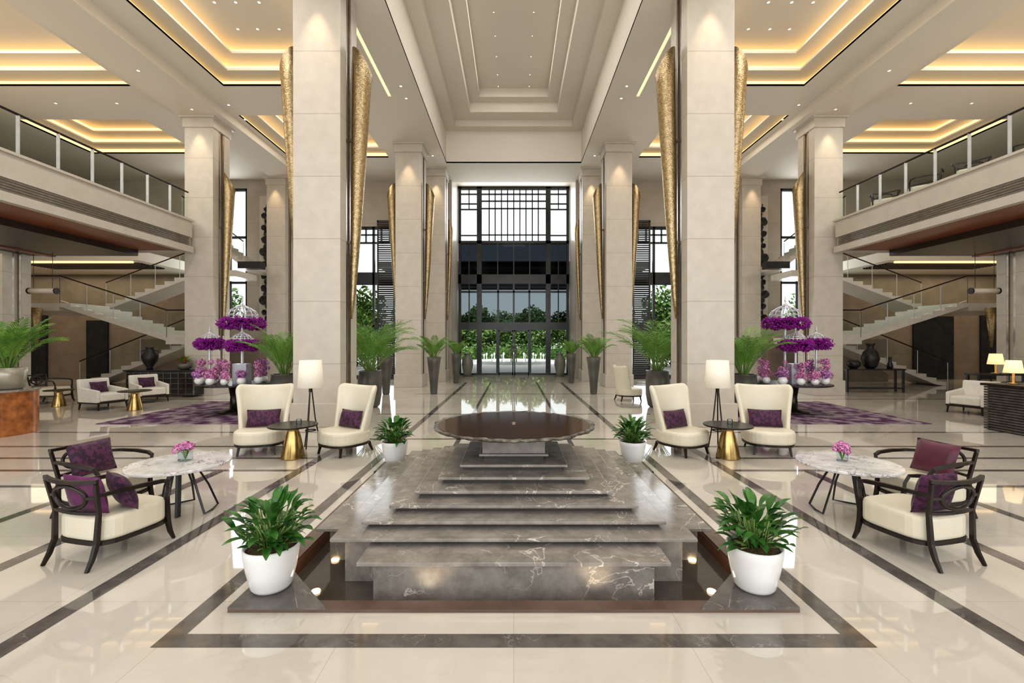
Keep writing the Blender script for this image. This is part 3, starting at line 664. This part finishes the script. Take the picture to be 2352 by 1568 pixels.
# ------------------------------------------------------------------ tub armchairs and marble tables
def tub(label,loc,rz):
    t=thing('armchair',label,'armchair',(0,0,0),group='dark wood armchairs with cream seats')
    poly=[]; 
    for i in range(28):
        an=2*PI*i/28; c,s=cos(an),sin(an); e=2/4.2
        poly.append((.31*math.copysign(abs(c)**e,c)*(1.0-.07*(s>0)*s),.30*math.copysign(abs(s)**e,s)))
    a=MB(); a.prism(poly,.20,.41); a.build('seat_cushion',CREAM,t,bevel=.035)
    a=MB(); a.prism([(x*1.015,y*1.015) for x,y in poly],.172,.202); a.build('seat_frame',BWOOD,t)
    def bk(x,z): return (x,.29+.055*((z-.45)/.27)+.045*(1-(x/.28)**2),z)
    for sx in (-1,1):
        a=MB(); a.tube([(sx*.27,-.265,.42),(sx*.275,-.27,.18),(sx*.285,-.285,.08),(sx*.30,-.31,0)],[.022,.026,.022,.015],4,rot=PI/4); a.build('leg',BWOOD,t)
        a=MB(); a.tube([(sx*.25,.39,0),(sx*.245,.345,.09),(sx*.24,.31,.2),(sx*.25,.30,.45),(sx*.285,.345,.72)],[.016,.022,.024,.021,.019],4,rot=PI/4); a.build('leg',BWOOD,t)
        a=MB(); a.tube([(sx*.268,.325,.61),(sx*.31,.18,.615),(sx*.335,0,.61),(sx*.335,-.17,.595),(sx*.315,-.245,.575),(sx*.285,-.265,.50),(sx*.272,-.266,.40)],[.02,.022,.024,.024,.022,.02,.02],4,rot=PI/4); a.build('armrest',BWOOD,t)
        a=MB(); a.tube([bk(sx*.175,.59),bk(sx*.265,.59)],.016,4,rot=PI/4); a.build('side_bar',BWOOD,t)
    a=MB(); a.tube([bk(x,.725+.012*(x/.28)**2) for x in [-.30+.06*i for i in range(11)]],.021,4,rot=PI/4); a.build('top_rail',BWOOD,t)
    a=MB(); a.tube([bk(x,.455) for x in [-.25+.05*i for i in range(11)]],.017,4,rot=PI/4); a.build('lower_rail',BWOOD,t)
    a=MB(); a.tube([bk(.175*cos(2*PI*i/28),.59+.10*sin(2*PI*i/28)) for i in range(28)],.018,6,closed=True)
    a.build('oval_ring',BWOOD,t,smooth=True)
    t.location=loc; t.rotation_euler=(0,0,rz); return t
K=.95
FL=(-3.46,3.95,0); RL=(-4.30,4.80,0)
t0=tub('dark wood armchair with cream seat seen from behind, nearest on the left',FL,R(166)); t0.scale=(K,)*3
dup(t0,RL,R(80),'dark wood armchair with cream seat facing right behind the left marble table',None,K)
FR=(3.46,3.95,0); RR=(4.30,4.80,0)
dup(t0,FR,R(-166),'dark wood armchair with cream seat seen from behind, nearest on the right',None,K)
dup(t0,RR,R(-80),'dark wood armchair with cream seat facing left beside the right marble table',None,K)
pillow(FL,R(166),(.03,.20,.54),(.42,.33,.12),MAGENT,'plum satin cushion behind the oval back of the nearest left armchair',-12)
pillow(FL,R(166),(-.15,.05,.54),(.34,.32,.13),PURP,'dark patterned cushion leaning forward on the nearest left armchair',-22,yaw=-20)
pillow(RL,R(80),(.0,.18,.57),(.44,.35,.14),PURP,'dark purple patterned cushion on the armchair behind the left marble table',-16)
pillow(FR,R(-166),(.02,.18,.55),(.41,.35,.14),PURP,'dark purple patterned cushion on the nearest right armchair',-14)
pillow(RR,R(-80),(.0,.17,.57),(.43,.35,.14),BURG,'plain burgundy satin cushion on the armchair facing left at the right',-18)
t=thing('coffee_table','round grey and white marble table with black legs on the left','table',(0,0,0),group='round marble tables')
a=MB(); a.lathe([(.462,.50),(.47,.506),(.47,.524),(.464,.53)],64); a.build('tabletop',MARB,t)
a=MB(); a.lathe([(.2,.485),(.2,.5)],24); a.build('mounting_plate',BLACK,t)
for dx in (-.03,.03):
    a=MB(); a.tube([(dx,-.06,.49),(dx*2.6,-.14,.0)],.034,4,rot=PI/4,sx=.6); a.build('leg',BLACK,t)
for an in (R(10),R(130)):
    d=Vector((cos(an),sin(an),0)); p=Vector((-sin(an),cos(an),0))
    a=MB(); a.tube([d*.12+p*.05+Vector((0,0,.49)),d*.22+p*.12+Vector((0,0,.25)),d*.30+p*.15+Vector((0,0,.02)),d*.31+Vector((0,0,.012)),d*.30-p*.15+Vector((0,0,.02)),d*.22-p*.12+Vector((0,0,.25)),d*.12-p*.05+Vector((0,0,.49))],.011,6); a.build('rod_leg',BLACK,t)
t.location=(-3.52,4.80,0); dup(t,(3.52,4.80,0),R(40),'round grey and white marble table with black legs on the right')
def posy(label,loc):
    t=thing('flower_vase',label,'vase of flowers',(0,0,0),group='posies on the marble tables')
    a=MB(); a.box(-.05,.05,-.05,.05,0,.095); a.build('vase',CRYST,t,bevel=.008)
    a=MB(); 
    for k in range(14): an=random.random()*6.28; a.tube([(0,0,.01),(cos(an)*.04,sin(an)*.04,.12)],.003,4)
    a.build('stems',STEM,t)
    a=MB(); 
    for k in range(20):
        an=random.random()*6.28; r=random.uniform(0,.085); a.petals((cos(an)*r,sin(an)*r,.16-r*.4+random.uniform(-.01,.02)),.03,.03,.03,28,.017)
    a.build('flowers',PINK,t,fixn=False)
    t.location=loc; return t
p=posy('pink posy in clear square vase on the left marble table',(-3.5,4.85,.53)); dup(p,(3.5,4.85,.53),1,'pink posy in clear square vase on the right marble table')

# ------------------------------------------------------------------ rugs and flower displays
for s in (-1,1):
    q=SD[s]
    a=MB(); a.box(s*4.95,s*9.1,9.9,13.6,0.001,.014); tag(a.build('rug',RUG,org=(s*7,11.7,0)),'purple and grey mottled rug under the %s flower table'%q,'rug')
    c=(s*7.05,11.5)
    t=thing('display_table','round dark display table carrying the %s flower arrangement'%q,'table',(*c,.014))
    a=MB(); a.lathe([(.84,.71),(.86,.715),(.86,.745),(.84,.75)],48,(*c,0)); a.build('tabletop',DMETAL,t)
    a=MB(); a.lathe([(.36,.014),(.36,.05),(.12,.1),(.1,.4),(.14,.66),(.3,.71)],28,(*c,0)); a.build('pedestal',DMETAL,t,smooth=True)
    tz=.75
    for k,(dx,dy,zr,r,bw,lab) in enumerate(((.10*s*-1,.15,2.26,.49,.0,'largest and tallest'),(-.64 if s<0 else .60,.0,1.74,.25,.0,'smaller outer'),(.30 if s<0 else -.05,-.2,1.70,.31,.2,'lower front'))):
        x,y=c[0]+dx,c[1]+dy
        t=thing('cage_stand','%s silver birdcage dome ringed with violet flowers on the %s table'%(lab,q),'flower stand',(x,y,tz),group='birdcage flower stands')
        a=MB()
        if bw: a.box(x-.17,x+.17,y-.12,y+.12,tz,tz+.5)
        else: a.lathe([(.12,tz),(.12,tz+.02)],20,(x,y,0))
        a.build('stand_base',SILBOX,t)
        a=MB(); a.tube([(x,y,tz+.02),(x,y,zr)],.03); a.build('pole',SILVER,t)
        a=MB()
        for j in range(2400):
            an=random.random()*6.28; ph=random.random()*6.28; th_=(.08+.05*r)*(1+.22*sin(an*9+k)+.1*sin(an*17))*random.uniform(.8,1.25)
            if j%5==0: 
                rr=r*.8*random.random(); zz_=zr+th_*.75*(-1 if j%2 else 1); ph=PI/2*(-1 if j%2 else 1)
            else: rr=r*.8+th_*1.1*cos(ph); zz_=zr+th_*sin(ph)
            d=Vector((cos(an)*cos(ph),sin(an)*cos(ph),sin(ph))); p=Vector((x+cos(an)*rr,y+sin(an)*rr,zz_)); tt=d.orthogonal().normalized(); tt=Matrix.Rotation(random.random()*6.28,3,d)@tt; b=d.cross(tt); kk=.03
            a.add([p-tt*kk*.7,p-b*kk*.7,p+tt*kk*.7,p+b*kk*.7,p+d*kk*1.3],[(0,1,4),(1,2,4),(2,3,4),(3,0,4)])
        a.build('flower_ring',VIOLET,t,fixn=False)
        a=MB(); dome=[(.74,0),(.90,.14),(.92,.34),(.78,.56),(.48,.74),(.2,.86),(.08,.96),(.0,1.1)]
        for j in range(16):
            an=2*PI*j/16; a.tube([(x+cos(an)*r*.8*u,y+sin(an)*r*.8*u,zr+.07+r*v*.9) for u,v in dome],.009,5)
        for u,v in dome[1:5]: a.tube([(x+cos(2*PI*j/24)*r*.8*u,y+sin(2*PI*j/24)*r*.8*u,zr+.07+r*v*.9) for j in range(24)],.008,5,closed=True)
        a.build('wire_dome',SILVER,t)
        a=MB(); a.lathe([(.0,0),(.03,.03),(.012,.07),(.004,.16)],10,(x,y,zr+.07+r*.97),cap=False); a.build('finial',SILVER,t,smooth=True)
    vv=[(-.74,-.15,.09),(-.55,-.5,.11),(-.2,-.64,.10),(.14,-.64,.09),(.47,-.52,.10),(.70,-.2,.10),(-.35,-.25,.08),(.6,.25,.09),(-.6,.35,.09),(.0,-.38,.08)]
    for k,(dx,dy,r) in enumerate(vv):
        x,y=c[0]+dx,c[1]+dy; far=dy>-.45
        t=thing('flower_vase','round white vase of pink blooms among the flowers on the %s display table'%q,'vase of flowers',(x,y,tz),group='white vases on the %s display table'%q)
        a=MB(); a.lathe([(r*.4,0),(r*.85,r*.4),(r,r*.95),(r*.8,r*1.6),(r*.45,r*1.85),(r*.4,r*1.8)],20,(x,y,tz)); a.build('vase',WHITE,t,smooth=True)
        a=MB(); hh=tz+r*1.9
        for j in range(16):
            an=random.random()*6.28; rr=random.uniform(0,.11); zz_=hh+random.uniform(.0,.12+(.28 if far else 0)); a.petals((x+cos(an)*rr,y+sin(an)*rr,zz_),.055,.055,.055,26,.024)
        a.build('flowers',(PINK,LILAC,PINK)[k%3],t,fixn=False)

# ------------------------------------------------------------------ left background lounge
cx_=-10.12
t=thing('counter_end','rounded counter end of mottled copper onyx and dark ribbed stone at the left edge','counter',(cx_,8.85,0))
a=MB(); a.lathe([(.62,0),(.62,.83)],48,(cx_,8.85,0)); a.build('body',ONYX,t)
a=MB(); a.lathe([(.64,.83),(.65,.84),(.65,.87),(.63,.875)],48,(cx_,8.85,0)); a.build('worktop',FOUNT,t)
a=MB()
for k in range(16):
    z0=.01+k*.051; pts=[]
    for j in range(13):
        an=R(326)-R(150)*j/12; pts.append((cx_+.63*cos(an),8.85+.63*sin(an)))
    poly=pts+[(cx_+(x-cx_)*.93,8.85+(y-8.85)*.93) for x,y in pts[::-1]]
    a.prism(poly,z0,z0+.04)
a.build('stacked_stone_face',RIBST,t,fixn=False)
def lounge(label,loc,rz):
    t=thing('lounge_chair',label,'armchair',(0,0,0),group='pale upholstered lounge chairs')
    a=MB(); a.box(-.30,.30,-.36,.30,.22,.43); a.build('seat_cushion',PALEF,t,bevel=.04)
    a=MB(); a.hexa([(-.36,.24,.2),(.36,.24,.2),(.36,.38,.2),(-.36,.38,.2),(-.36,.33,.80),(.36,.33,.80),(.36,.44,.80),(-.36,.44,.80)]); a.build('backrest',PALEF,t,bevel=.03)
    a=MB(); a.box(-.37,.37,-.37,.37,.17,.215); a.build('base_frame',BWOOD,t,bevel=.005)
    for sx in (-1,1):
        a=MB(); a.hexa([(sx*.30,-.36,.2),(sx*.38,-.36,.2),(sx*.38,.34,.2),(sx*.30,.34,.2),(sx*.30,-.36,.52),(sx*.38,-.36,.52),(sx*.38,.34,.60),(sx*.30,.34,.60)]); a.build('armrest',PALEF,t,bevel=.025)
        for y in (-.33,.33):
            a=MB(); a.tube([(sx*.33,y,.18),(sx*.345,y*1.06,0)],[.024,.016],4,rot=PI/4); a.build('leg',BWOOD,t)
    t.location=loc; t.rotation_euler=(0,0,rz); return t
l0=lounge('pale upholstered chair nearest the small gold table in the left lounge',(-11.0,12.2,0),R(75))
dup(l0,(-10.9,13.6,0),R(60),'pale upholstered chair before the black lattice cabinet in the left lounge')
dup(l0,(11.5,11.4,0),R(-70),'pale upholstered chair behind the dark ribbed desk on the right')
for lb,loc,rz in (('pale chair nearest the small gold table in the left lounge',(-11.0,12.2,0),75),('pale chair before the black lattice cabinet in the left lounge',(-10.9,13.6,0),60)):
    pillow(loc,R(rz),(0,.16,.58),(.42,.30,.14),PURP,'purple cushion on the '+lb)
for lb,loc,rz in (('armchair at the back of the left lounge under the balcony',(-13.6,13.4,0),100),('armchair furthest left under the balcony, partly behind the counter palm',(-14.3,11.9,0),80),('armchair turned toward the pier in the left lounge under the balcony',(-13.1,10.9,0),30)):
    dup(t0,loc,R(rz),lb,'lounge armchairs under the left balcony',1.12)
dup(gt,(-9.95,11.95,0),0,'small gold hourglass table in the left lounge by the rug','lounge side tables',1.0)
dup(gt,(-12.6,12.6,0),0,'gold hourglass table deep in the left lounge between armchairs','lounge side tables',.9)
t=thing('cabinet','long black lattice cabinet beside the left balcony column','cabinet',(-11.4,14.85,0))
a=MB(); a.box(-12.5,-10.3,14.65,15.12,.06,.84); a.build('body',BLACK,t,bevel=.008)
a=MB(); a.box(-12.55,-10.25,14.6,15.15,.84,.88); a.build('top',BLACK,t)
a=MB()
for k in range(10): a.box(-12.48+k*.24,-12.46+k*.24,14.63,14.655,.08,.82)
for k in range(5): a.box(-12.5,-10.3,14.63,14.655,.1+k*.17,.115+k*.17)
a.build('lattice',STEEL,t,fixn=False)
t=thing('potted_plant','red flowering bromeliad in dark bowl on the black cabinet','potted plant',(-10.75,14.85,.88))
a=MB(); a.lathe([(.1,.88),(.2,.95),(.22,1.08),(.19,1.08)],20,(-10.75,14.85,0)); a.build('bowl',PLANTER,t,smooth=True)
a=MB(); b=MB()
for k in range(46):
    (a if k%3 else b).leaf((-10.75,14.85,1.05),random.random()*6.28,R(random.uniform(30,80)),random.uniform(.25,.42),.06,R(60))
a.build('leaves',PALM,t,fixn=False); b.build('red_bracts',REDF,t,fixn=False)
t=thing('urn','dark sculpted urn on the black cabinet','urn',(-11.9,14.88,.88))
a=MB(); a.lathe([(.1,.88),(.08,.95),(.2,1.15),(.24,1.32),(.12,1.5),(.1,1.58),(.15,1.62),(.12,1.62)],24,(-11.9,14.88,0)); a.build('body',BLACKART,t,smooth=True)
for sx in (-1,1):
    a=MB(); a.tube([(-11.9+sx*.12,14.88,1.52),(-11.9+sx*.28,14.88,1.48),(-11.9+sx*.26,14.88,1.28)],.018,6); a.build('handle',BLACKART,t)

# ------------------------------------------------------------------ right background
t=thing('reception_desk','dark ribbed stone desk at the right edge','desk',(10.9,8.7,0))
a=MB(); a.box(9.74,12.4,7.9,9.35,0,.9); a.build('body',RIBST,t)
a=MB()
for k in range(17): a.box(9.70,12.4,7.86,7.9,.02+k*.052,.055+k*.052)
for k in range(17): a.box(9.69,9.74,7.86,9.38,.02+k*.052,.055+k*.052)
a.build('ribbed_front',RIBST,t,fixn=False)
a=MB(); a.box(9.65,12.45,7.8,9.42,.9,.95); a.build('desktop',BWOOD,t,bevel=.006)
def tlamp(label,loc):
    t=thing('table_lamp',label,'table lamp',(0,0,0),group='warm table lamps')
    a=MB(); a.lathe([(.15,.22),(.11,.47)],28,cap=False); a.build('shade',SHADEW,t,smooth=True,solid=.005)
    a=MB(); a.lathe([(.09,0),(.09,.015),(.02,.03),(.02,.25)],20); a.build('base',BRASS,t,smooth=True)
    t.location=loc; return t
tl=tlamp('lit table lamp with warm shade on the dark ribbed desk',(10.05,9.15,.95))
dup(t0,(13.6,12.2,0),R(-110),'armchair in the shade under the right balcony near the lamp sideboard','lounge armchairs at the right',1.12)
dup(t0,(14.6,10.6,0),R(-60),'armchair furthest right under the right balcony','lounge armchairs at the right',1.12)
def console(label,x0,x1,y0,y1,h):
    t=thing('console_table',label,'table',((x0+x1)/2,(y0+y1)/2,0))
    a=MB(); a.box(x0,x1,y0,y1,h-.05,h); a.build('tabletop',BLACK,t,bevel=.005)
    for x in (x0+.03,x1-.09):
        for y in (y0+.03,y1-.09): a=MB(); a.box(x,x+.06,y,y+.06,0,h-.05); a.build('leg',BLACK,t)
    a=MB(); a.box(x0+.04,x1-.04,y0+.04,y1-.04,.12,.16); a.build('shelf',BLACK,t)
console('long black console table before the right staircase',11.75,13.85,16.05,16.5,.83)
console('dark sideboard under the right balcony with a lit lamp',13.6,15.4,13.3,13.75,.85)
dup(tl,(14.3,13.5,.85),0,'lit table lamp with warm shade on the sideboard under the right balcony',None,1.25)
for nm_,x,prof,lb in (('vase',12.75,[(.12,0),(.2,.1),(.28,.35),(.22,.6),(.1,.72),(.12,.85),(.17,.9),(.14,.9)],'large black vase standing on the console table'),('bowl',12.15,[(.1,0),(.2,.1),(.22,.22),(.14,.3),(.12,.3)],'small dark lidded bowl on the console table'),('candle_holder',13.45,[(.08,0),(.1,.1),(.04,.3),(.06,.42),(.05,.42)],'slim dark candle holder on the console table')):
    a=MB(); a.lathe(prof,24,(x,16.27,.83)); tag(a.build(nm_,BLACKART,smooth=True,org=(x,16.27,.83)),lb,nm_.replace('_',' '))
for s in (-1,1):
    q=SD[s]; X=s*14.9
    t=thing('hanging_scroll_lamp','horizontal scroll shaped lamp under the %s balcony'%q,'hanging light',(X,14.4,3.3))
    a=MB(); a.tube([(X-.42,14.4,3.4),(X+.42,14.4,3.4)],.085,16); a.build('shade',LIMEB,t,smooth=True)
    for dx in (-.43,.43):
        a=MB(); a.tube([(X+dx-.02,14.4,3.4),(X+dx+.02,14.4,3.4)],.10,16); a.build('end_cap',DMETAL,t)
    for dx in (-.3,.3):
        a=MB(); a.tube([(X+dx,14.4,3.47),(X+dx,14.4,4.6)],.008,5); a.build('rod',DMETAL,t)
    X=s*17.0
    t=thing('torch_lamp','standing gold torch lamp by the %s staircase landing'%q,'floor lamp',(X,16.2,0))
    a=MB(); a.lathe([(.03,1.6),(.08,2.2),(.17,3.0)],16,(X,16.2,0),cap=False); a.build('horn',GOLDM,t,smooth=True,solid=.01)
    a=MB(); a.lathe([(.2,0),(.2,.03),(.02,.05),(.02,1.65)],16,(X,16.2,0)); a.build('stand',DMETAL,t)
    a=MB(); a.lathe([(.1,2.75),(.1,2.78)],16,(X,16.2,0)); a.build('lamp',GLOWL,t)
for loc,rz,lb in (((11.5,14.1,5.72),R(-40),'balcony armchair nearest the stone column, upper right'),((11.6,12.9,5.72),R(-130),'second balcony armchair from the stone column, upper right'),((11.7,11.6,5.72),R(-50),'third balcony armchair behind the glass, upper right'),((11.8,10.2,5.72),R(-110),'balcony armchair closest to the right picture edge')):
    dup(t0,loc,rz,lb,'armchairs on the right balcony',1.08)
dup(gt,(12.2,13.5,5.72),0,'small round table among the armchairs on the right balcony','balcony tables',1.1)

# ------------------------------------------------------------------ downlights
a=MB(); a.lathe([(.075,0),(.075,-.012),(.055,-.014)],16,cap=False); a.mi=1; a.lathe([(.054,-.008),(.054,-.004)],16)
dl=[]
for x in (-.62,.62):
    for y in (14.1,15.2,16.3,17.4,18.2): dl.append((x,y,12.0,.3))
for s in (-1,1):
    for x in (7.7,7.15,6.55):
        for y in (11.7,12.7): dl.append((s*x,y,S+.92,.62))
    for x,y in ((3.45,13.9),(3.45,14.6),(3.4,19.1),(3.6,19.1),(9.45,16),(9.4,15.0),(5,19.7),(7,14.8),(13,14.9),(11.4,11.7),(15,14.9),(7,20.3),(8.6,20.3)): dl.append((s*x,y,S,.65))
    dl.append((s*10.4,14.7,9.3,.65)); dl.append((s*10.4,12.6,9.3,.65))
o0=None
for p in dl:
    if o0 is None:
        o0=a.build('downlight',[CEIL,DOWN]); o=o0
    else: o=o0.copy(); COL.objects.link(o)
    o.location=p[:3]; o.scale=(p[3],)*3; tag(o,'small round recessed downlight shining in the cream ceiling','downlight','recessed ceiling downlights')

# ------------------------------------------------------------------ outside
m=MB(); m.box(-60,60,24.7,110,-.3,-.02); struct(m.build('ground',PAVE))
m=MB(); m.box(-7.5,7.5,25.0,33.5,5.9,6.2)
for k in range(5): m.box(-7.5,7.5,26.5+k*1.7,26.8+k*1.7,5.6,5.9)
struct(m.build('ceiling_porch',PORCH,fixn=False))
for s in (-1,1):
    m=MB(); m.box(s*5.6,s*6.4,32.2,33,-.02,5.9); tag(m.build('porch_pillar',FACADE,org=(s*6,32.6,0)),'grey porch pillar outside the entrance on the %s'%SD[s],'pillar')
def tree(label,loc,r,h,seed):
    rnd=random.Random(seed); t=thing('tree',label,'tree',(0,0,0),group='trees outside the glazing')
    a=MB(); a.tube([(0,0,0),(.1,.05,h*.3),(-.05,0,h*.6)],[.18,.14,.08],8); a.build('trunk',BARK,t)
    a=MB()
    for k in range(4200):
        d=Vector((rnd.gauss(0,1),rnd.gauss(0,1),rnd.gauss(0,1))).normalized(); q=rnd.uniform(.55,1)
        lump=1+.16*sin(d.x*5+seed)+.16*sin(d.z*6+d.y*4)
        p=Vector((d.x*r*q*lump,d.y*r*q*lump,h*.54+d.z*h*.46*q*lump))
        t1=Vector((rnd.gauss(0,1),rnd.gauss(0,1),rnd.gauss(0,1))).normalized(); t2=t1.orthogonal().normalized(); kk=r*.075
        a.add([p-t1*kk,p-t2*kk*.6,p+t1*kk,p+t2*kk*.6],[(0,1,2,3)])
    a.build('crown',TREEL,t,fixn=False); t.location=loc; return t
tr=tree('green tree straight ahead behind the entrance doors, leftmost there',(-7.6,50,-.02),2.2,4.6,1)
for i,(x,y,sc_,lb) in enumerate(((-4.2,52,1.25,'second green tree from the left behind the entrance doors'),(-.9,51,1.1,'third green tree from the left behind the entrance doors'),(2.6,52,1.2,'green tree right of centre behind the entrance doors'),(6.4,50,1.15,'rightmost green tree behind the entrance doors'),(-11.9,33,1.2,'tall green tree outside the left side window'),(-18,42,1.5,'tree outside further left of the side window'),(11.9,33,1.2,'tall green tree outside the right side window'),(18,42,1.5,'tree outside further right of the side window'),(-13,58,1.4,'distant tree between the doors and left side window'),(13,58,1.4,'distant tree between the doors and right side window'),(26,38,1.4,'tree outside the tall right window beyond the stairs'),(-26,38,1.4,'tree outside the tall left window beyond the stairs'))):
    dup(tr,(x,y,-.02),i*1.3,lb,None,sc_)
a=MB(); rnd=random.Random(5)
for k in range(5200):
    p=Vector((rnd.uniform(-11,11),46+rnd.uniform(-.5,.5),rnd.uniform(.0,1.3+.35*sin(k)))); t1=Vector((rnd.gauss(0,1),rnd.gauss(0,1),rnd.gauss(0,1))).normalized(); t2=t1.orthogonal().normalized(); kk=.13
    a.add([p-t1*kk,p-t2*kk*.6,p+t1*kk,p+t2*kk*.6],[(0,1,2,3)])
a.box(-11,11,45.8,46.2,-.02,1.1)
tag(a.build('hedge',TREEL,fixn=False,org=(0,46,0)),'long leafy green hedge outside beyond the white water jets','hedge')
t=thing('garden_fountain','low white garden pool with small jets outside the entrance doors','fountain',(0,39,-.02))
a=MB(); a.lathe([(3.6,-.02),(3.6,.2),(3.4,.2),(3.4,.12)],48,(0,39,0)); a.build('basin',WHITE,t)
a=MB()
for k in range(20):
    an=2*PI*k/20; a.lathe([(.06,.1),(.03,.5),(.10,.7),(.01,.8)],6,(3.0*cos(an),39+3.0*sin(an),0))
a.build('water_jets',WHITE,t)

# ------------------------------------------------------------------ lights
def area(loc,size,power,color=(1,1,1),rot=(0,0,0)):
    l=bpy.data.lights.new('area_lamp','AREA'); l.shape='RECTANGLE'; l.size,l.size_y=size; l.energy=power; l.color=color
    o=bpy.data.objects.new('area_lamp',l); COL.objects.link(o); o.location=loc; o.rotation_euler=rot
def spot(loc,power,color,ang=50,rot=(0,0,0),r=.05):
    l=bpy.data.lights.new('spot_lamp','SPOT'); l.energy=power; l.color=color; l.spot_size=R(ang); l.spot_blend=.8; l.shadow_soft_size=r
    o=bpy.data.objects.new('spot_lamp',l); COL.objects.link(o); o.location=loc; o.rotation_euler=rot
W=(1,.98,.94); WW=(1,.82,.60)
area((0,9,11.9),(2.4,17),340,W)  # broad fill light added under the central coffer panel
for s in (-1,1):
    area((s*6.9,8.4,10.45),(2.4,8.8),230,W); area((s*7.4,17.5,10.45),(2.6,2.0),65,W); area((s*14.4,9.5,10.45),(4,7),330,W)  # fill lights added under the side coffer panels to brighten the bays
    area((s*16,10.5,4.5),(7,7),110,WW); area((s*20,19.8,4.9),(7,3),120,WW)  # warm fill added under balconies and rear floors, not from any fixture
    for x,y in ((4.15,9.35),(4.15,17.65),(10.5,14.95),(3.5,20.3),(10.9,20.55)): spot((s*x,y,9.2),110,(1,.74,.45),55)
    spot((s*1.5,3.5,-.06),6,WW,120,(PI,0,0)); spot((s*.6,3.22,-.06),5,WW,120,(PI,0,0))
    area((s*6.7,21.7,3.8),(2.8,7),120,(.95,.98,1),(R(-90),0,0)); area((s*13.8,21.9,5.8),(1.8,6.6),140,(.95,.98,1),(R(-90),0,0))
area((0,24.3,8.6),(5.6,2.8),160,(.95,.98,1),(R(-90),0,0))
area((0,-6.5,5.5),(26,8),800,(1,.995,.98),(R(90),0,0))
l=bpy.data.lights.new('sun_lamp','SUN'); l.energy=3.6; l.angle=R(2); o=bpy.data.objects.new('sun_lamp',l); COL.objects.link(o); o.rotation_euler=(R(28),0,R(12))
w=bpy.data.worlds.new('World'); sc.world=w; w.use_nodes=True; nt=w.node_tree
bg=nt.nodes['Background']; sky=nt.nodes.new('ShaderNodeTexSky')
try:
    sky.sky_type='NISHITA'; sky.sun_disc=False; sky.sun_elevation=R(50)
except Exception: pass
mx=nt.nodes.new('ShaderNodeMixRGB'); mx.inputs['Fac'].default_value=.02; mx.inputs[1].default_value=(1,1,1,1); nt.links.new(sky.outputs[0],mx.inputs[2]); nt.links.new(mx.outputs[0],bg.inputs['Color'])
bg.inputs['Strength'].default_value=1.25

# ------------------------------------------------------------------ camera
cd=bpy.data.cameras.new('camera'); cd.sensor_width=36; cd.lens=F/2352*36; cd.shift_x=-4/2352; cd.clip_start=.05; cd.clip_end=300
co=bpy.data.objects.new('camera',cd); COL.objects.link(co); co.location=(0,0,H); co.rotation_euler=(R(90),0,0); sc.camera=co
try:
    sc.view_settings.view_transform='Standard'; sc.view_settings.exposure=-.15; sc.view_settings.look='None'
except Exception: pass
try: sc.view_settings.look='Medium High Contrast'
except Exception: pass
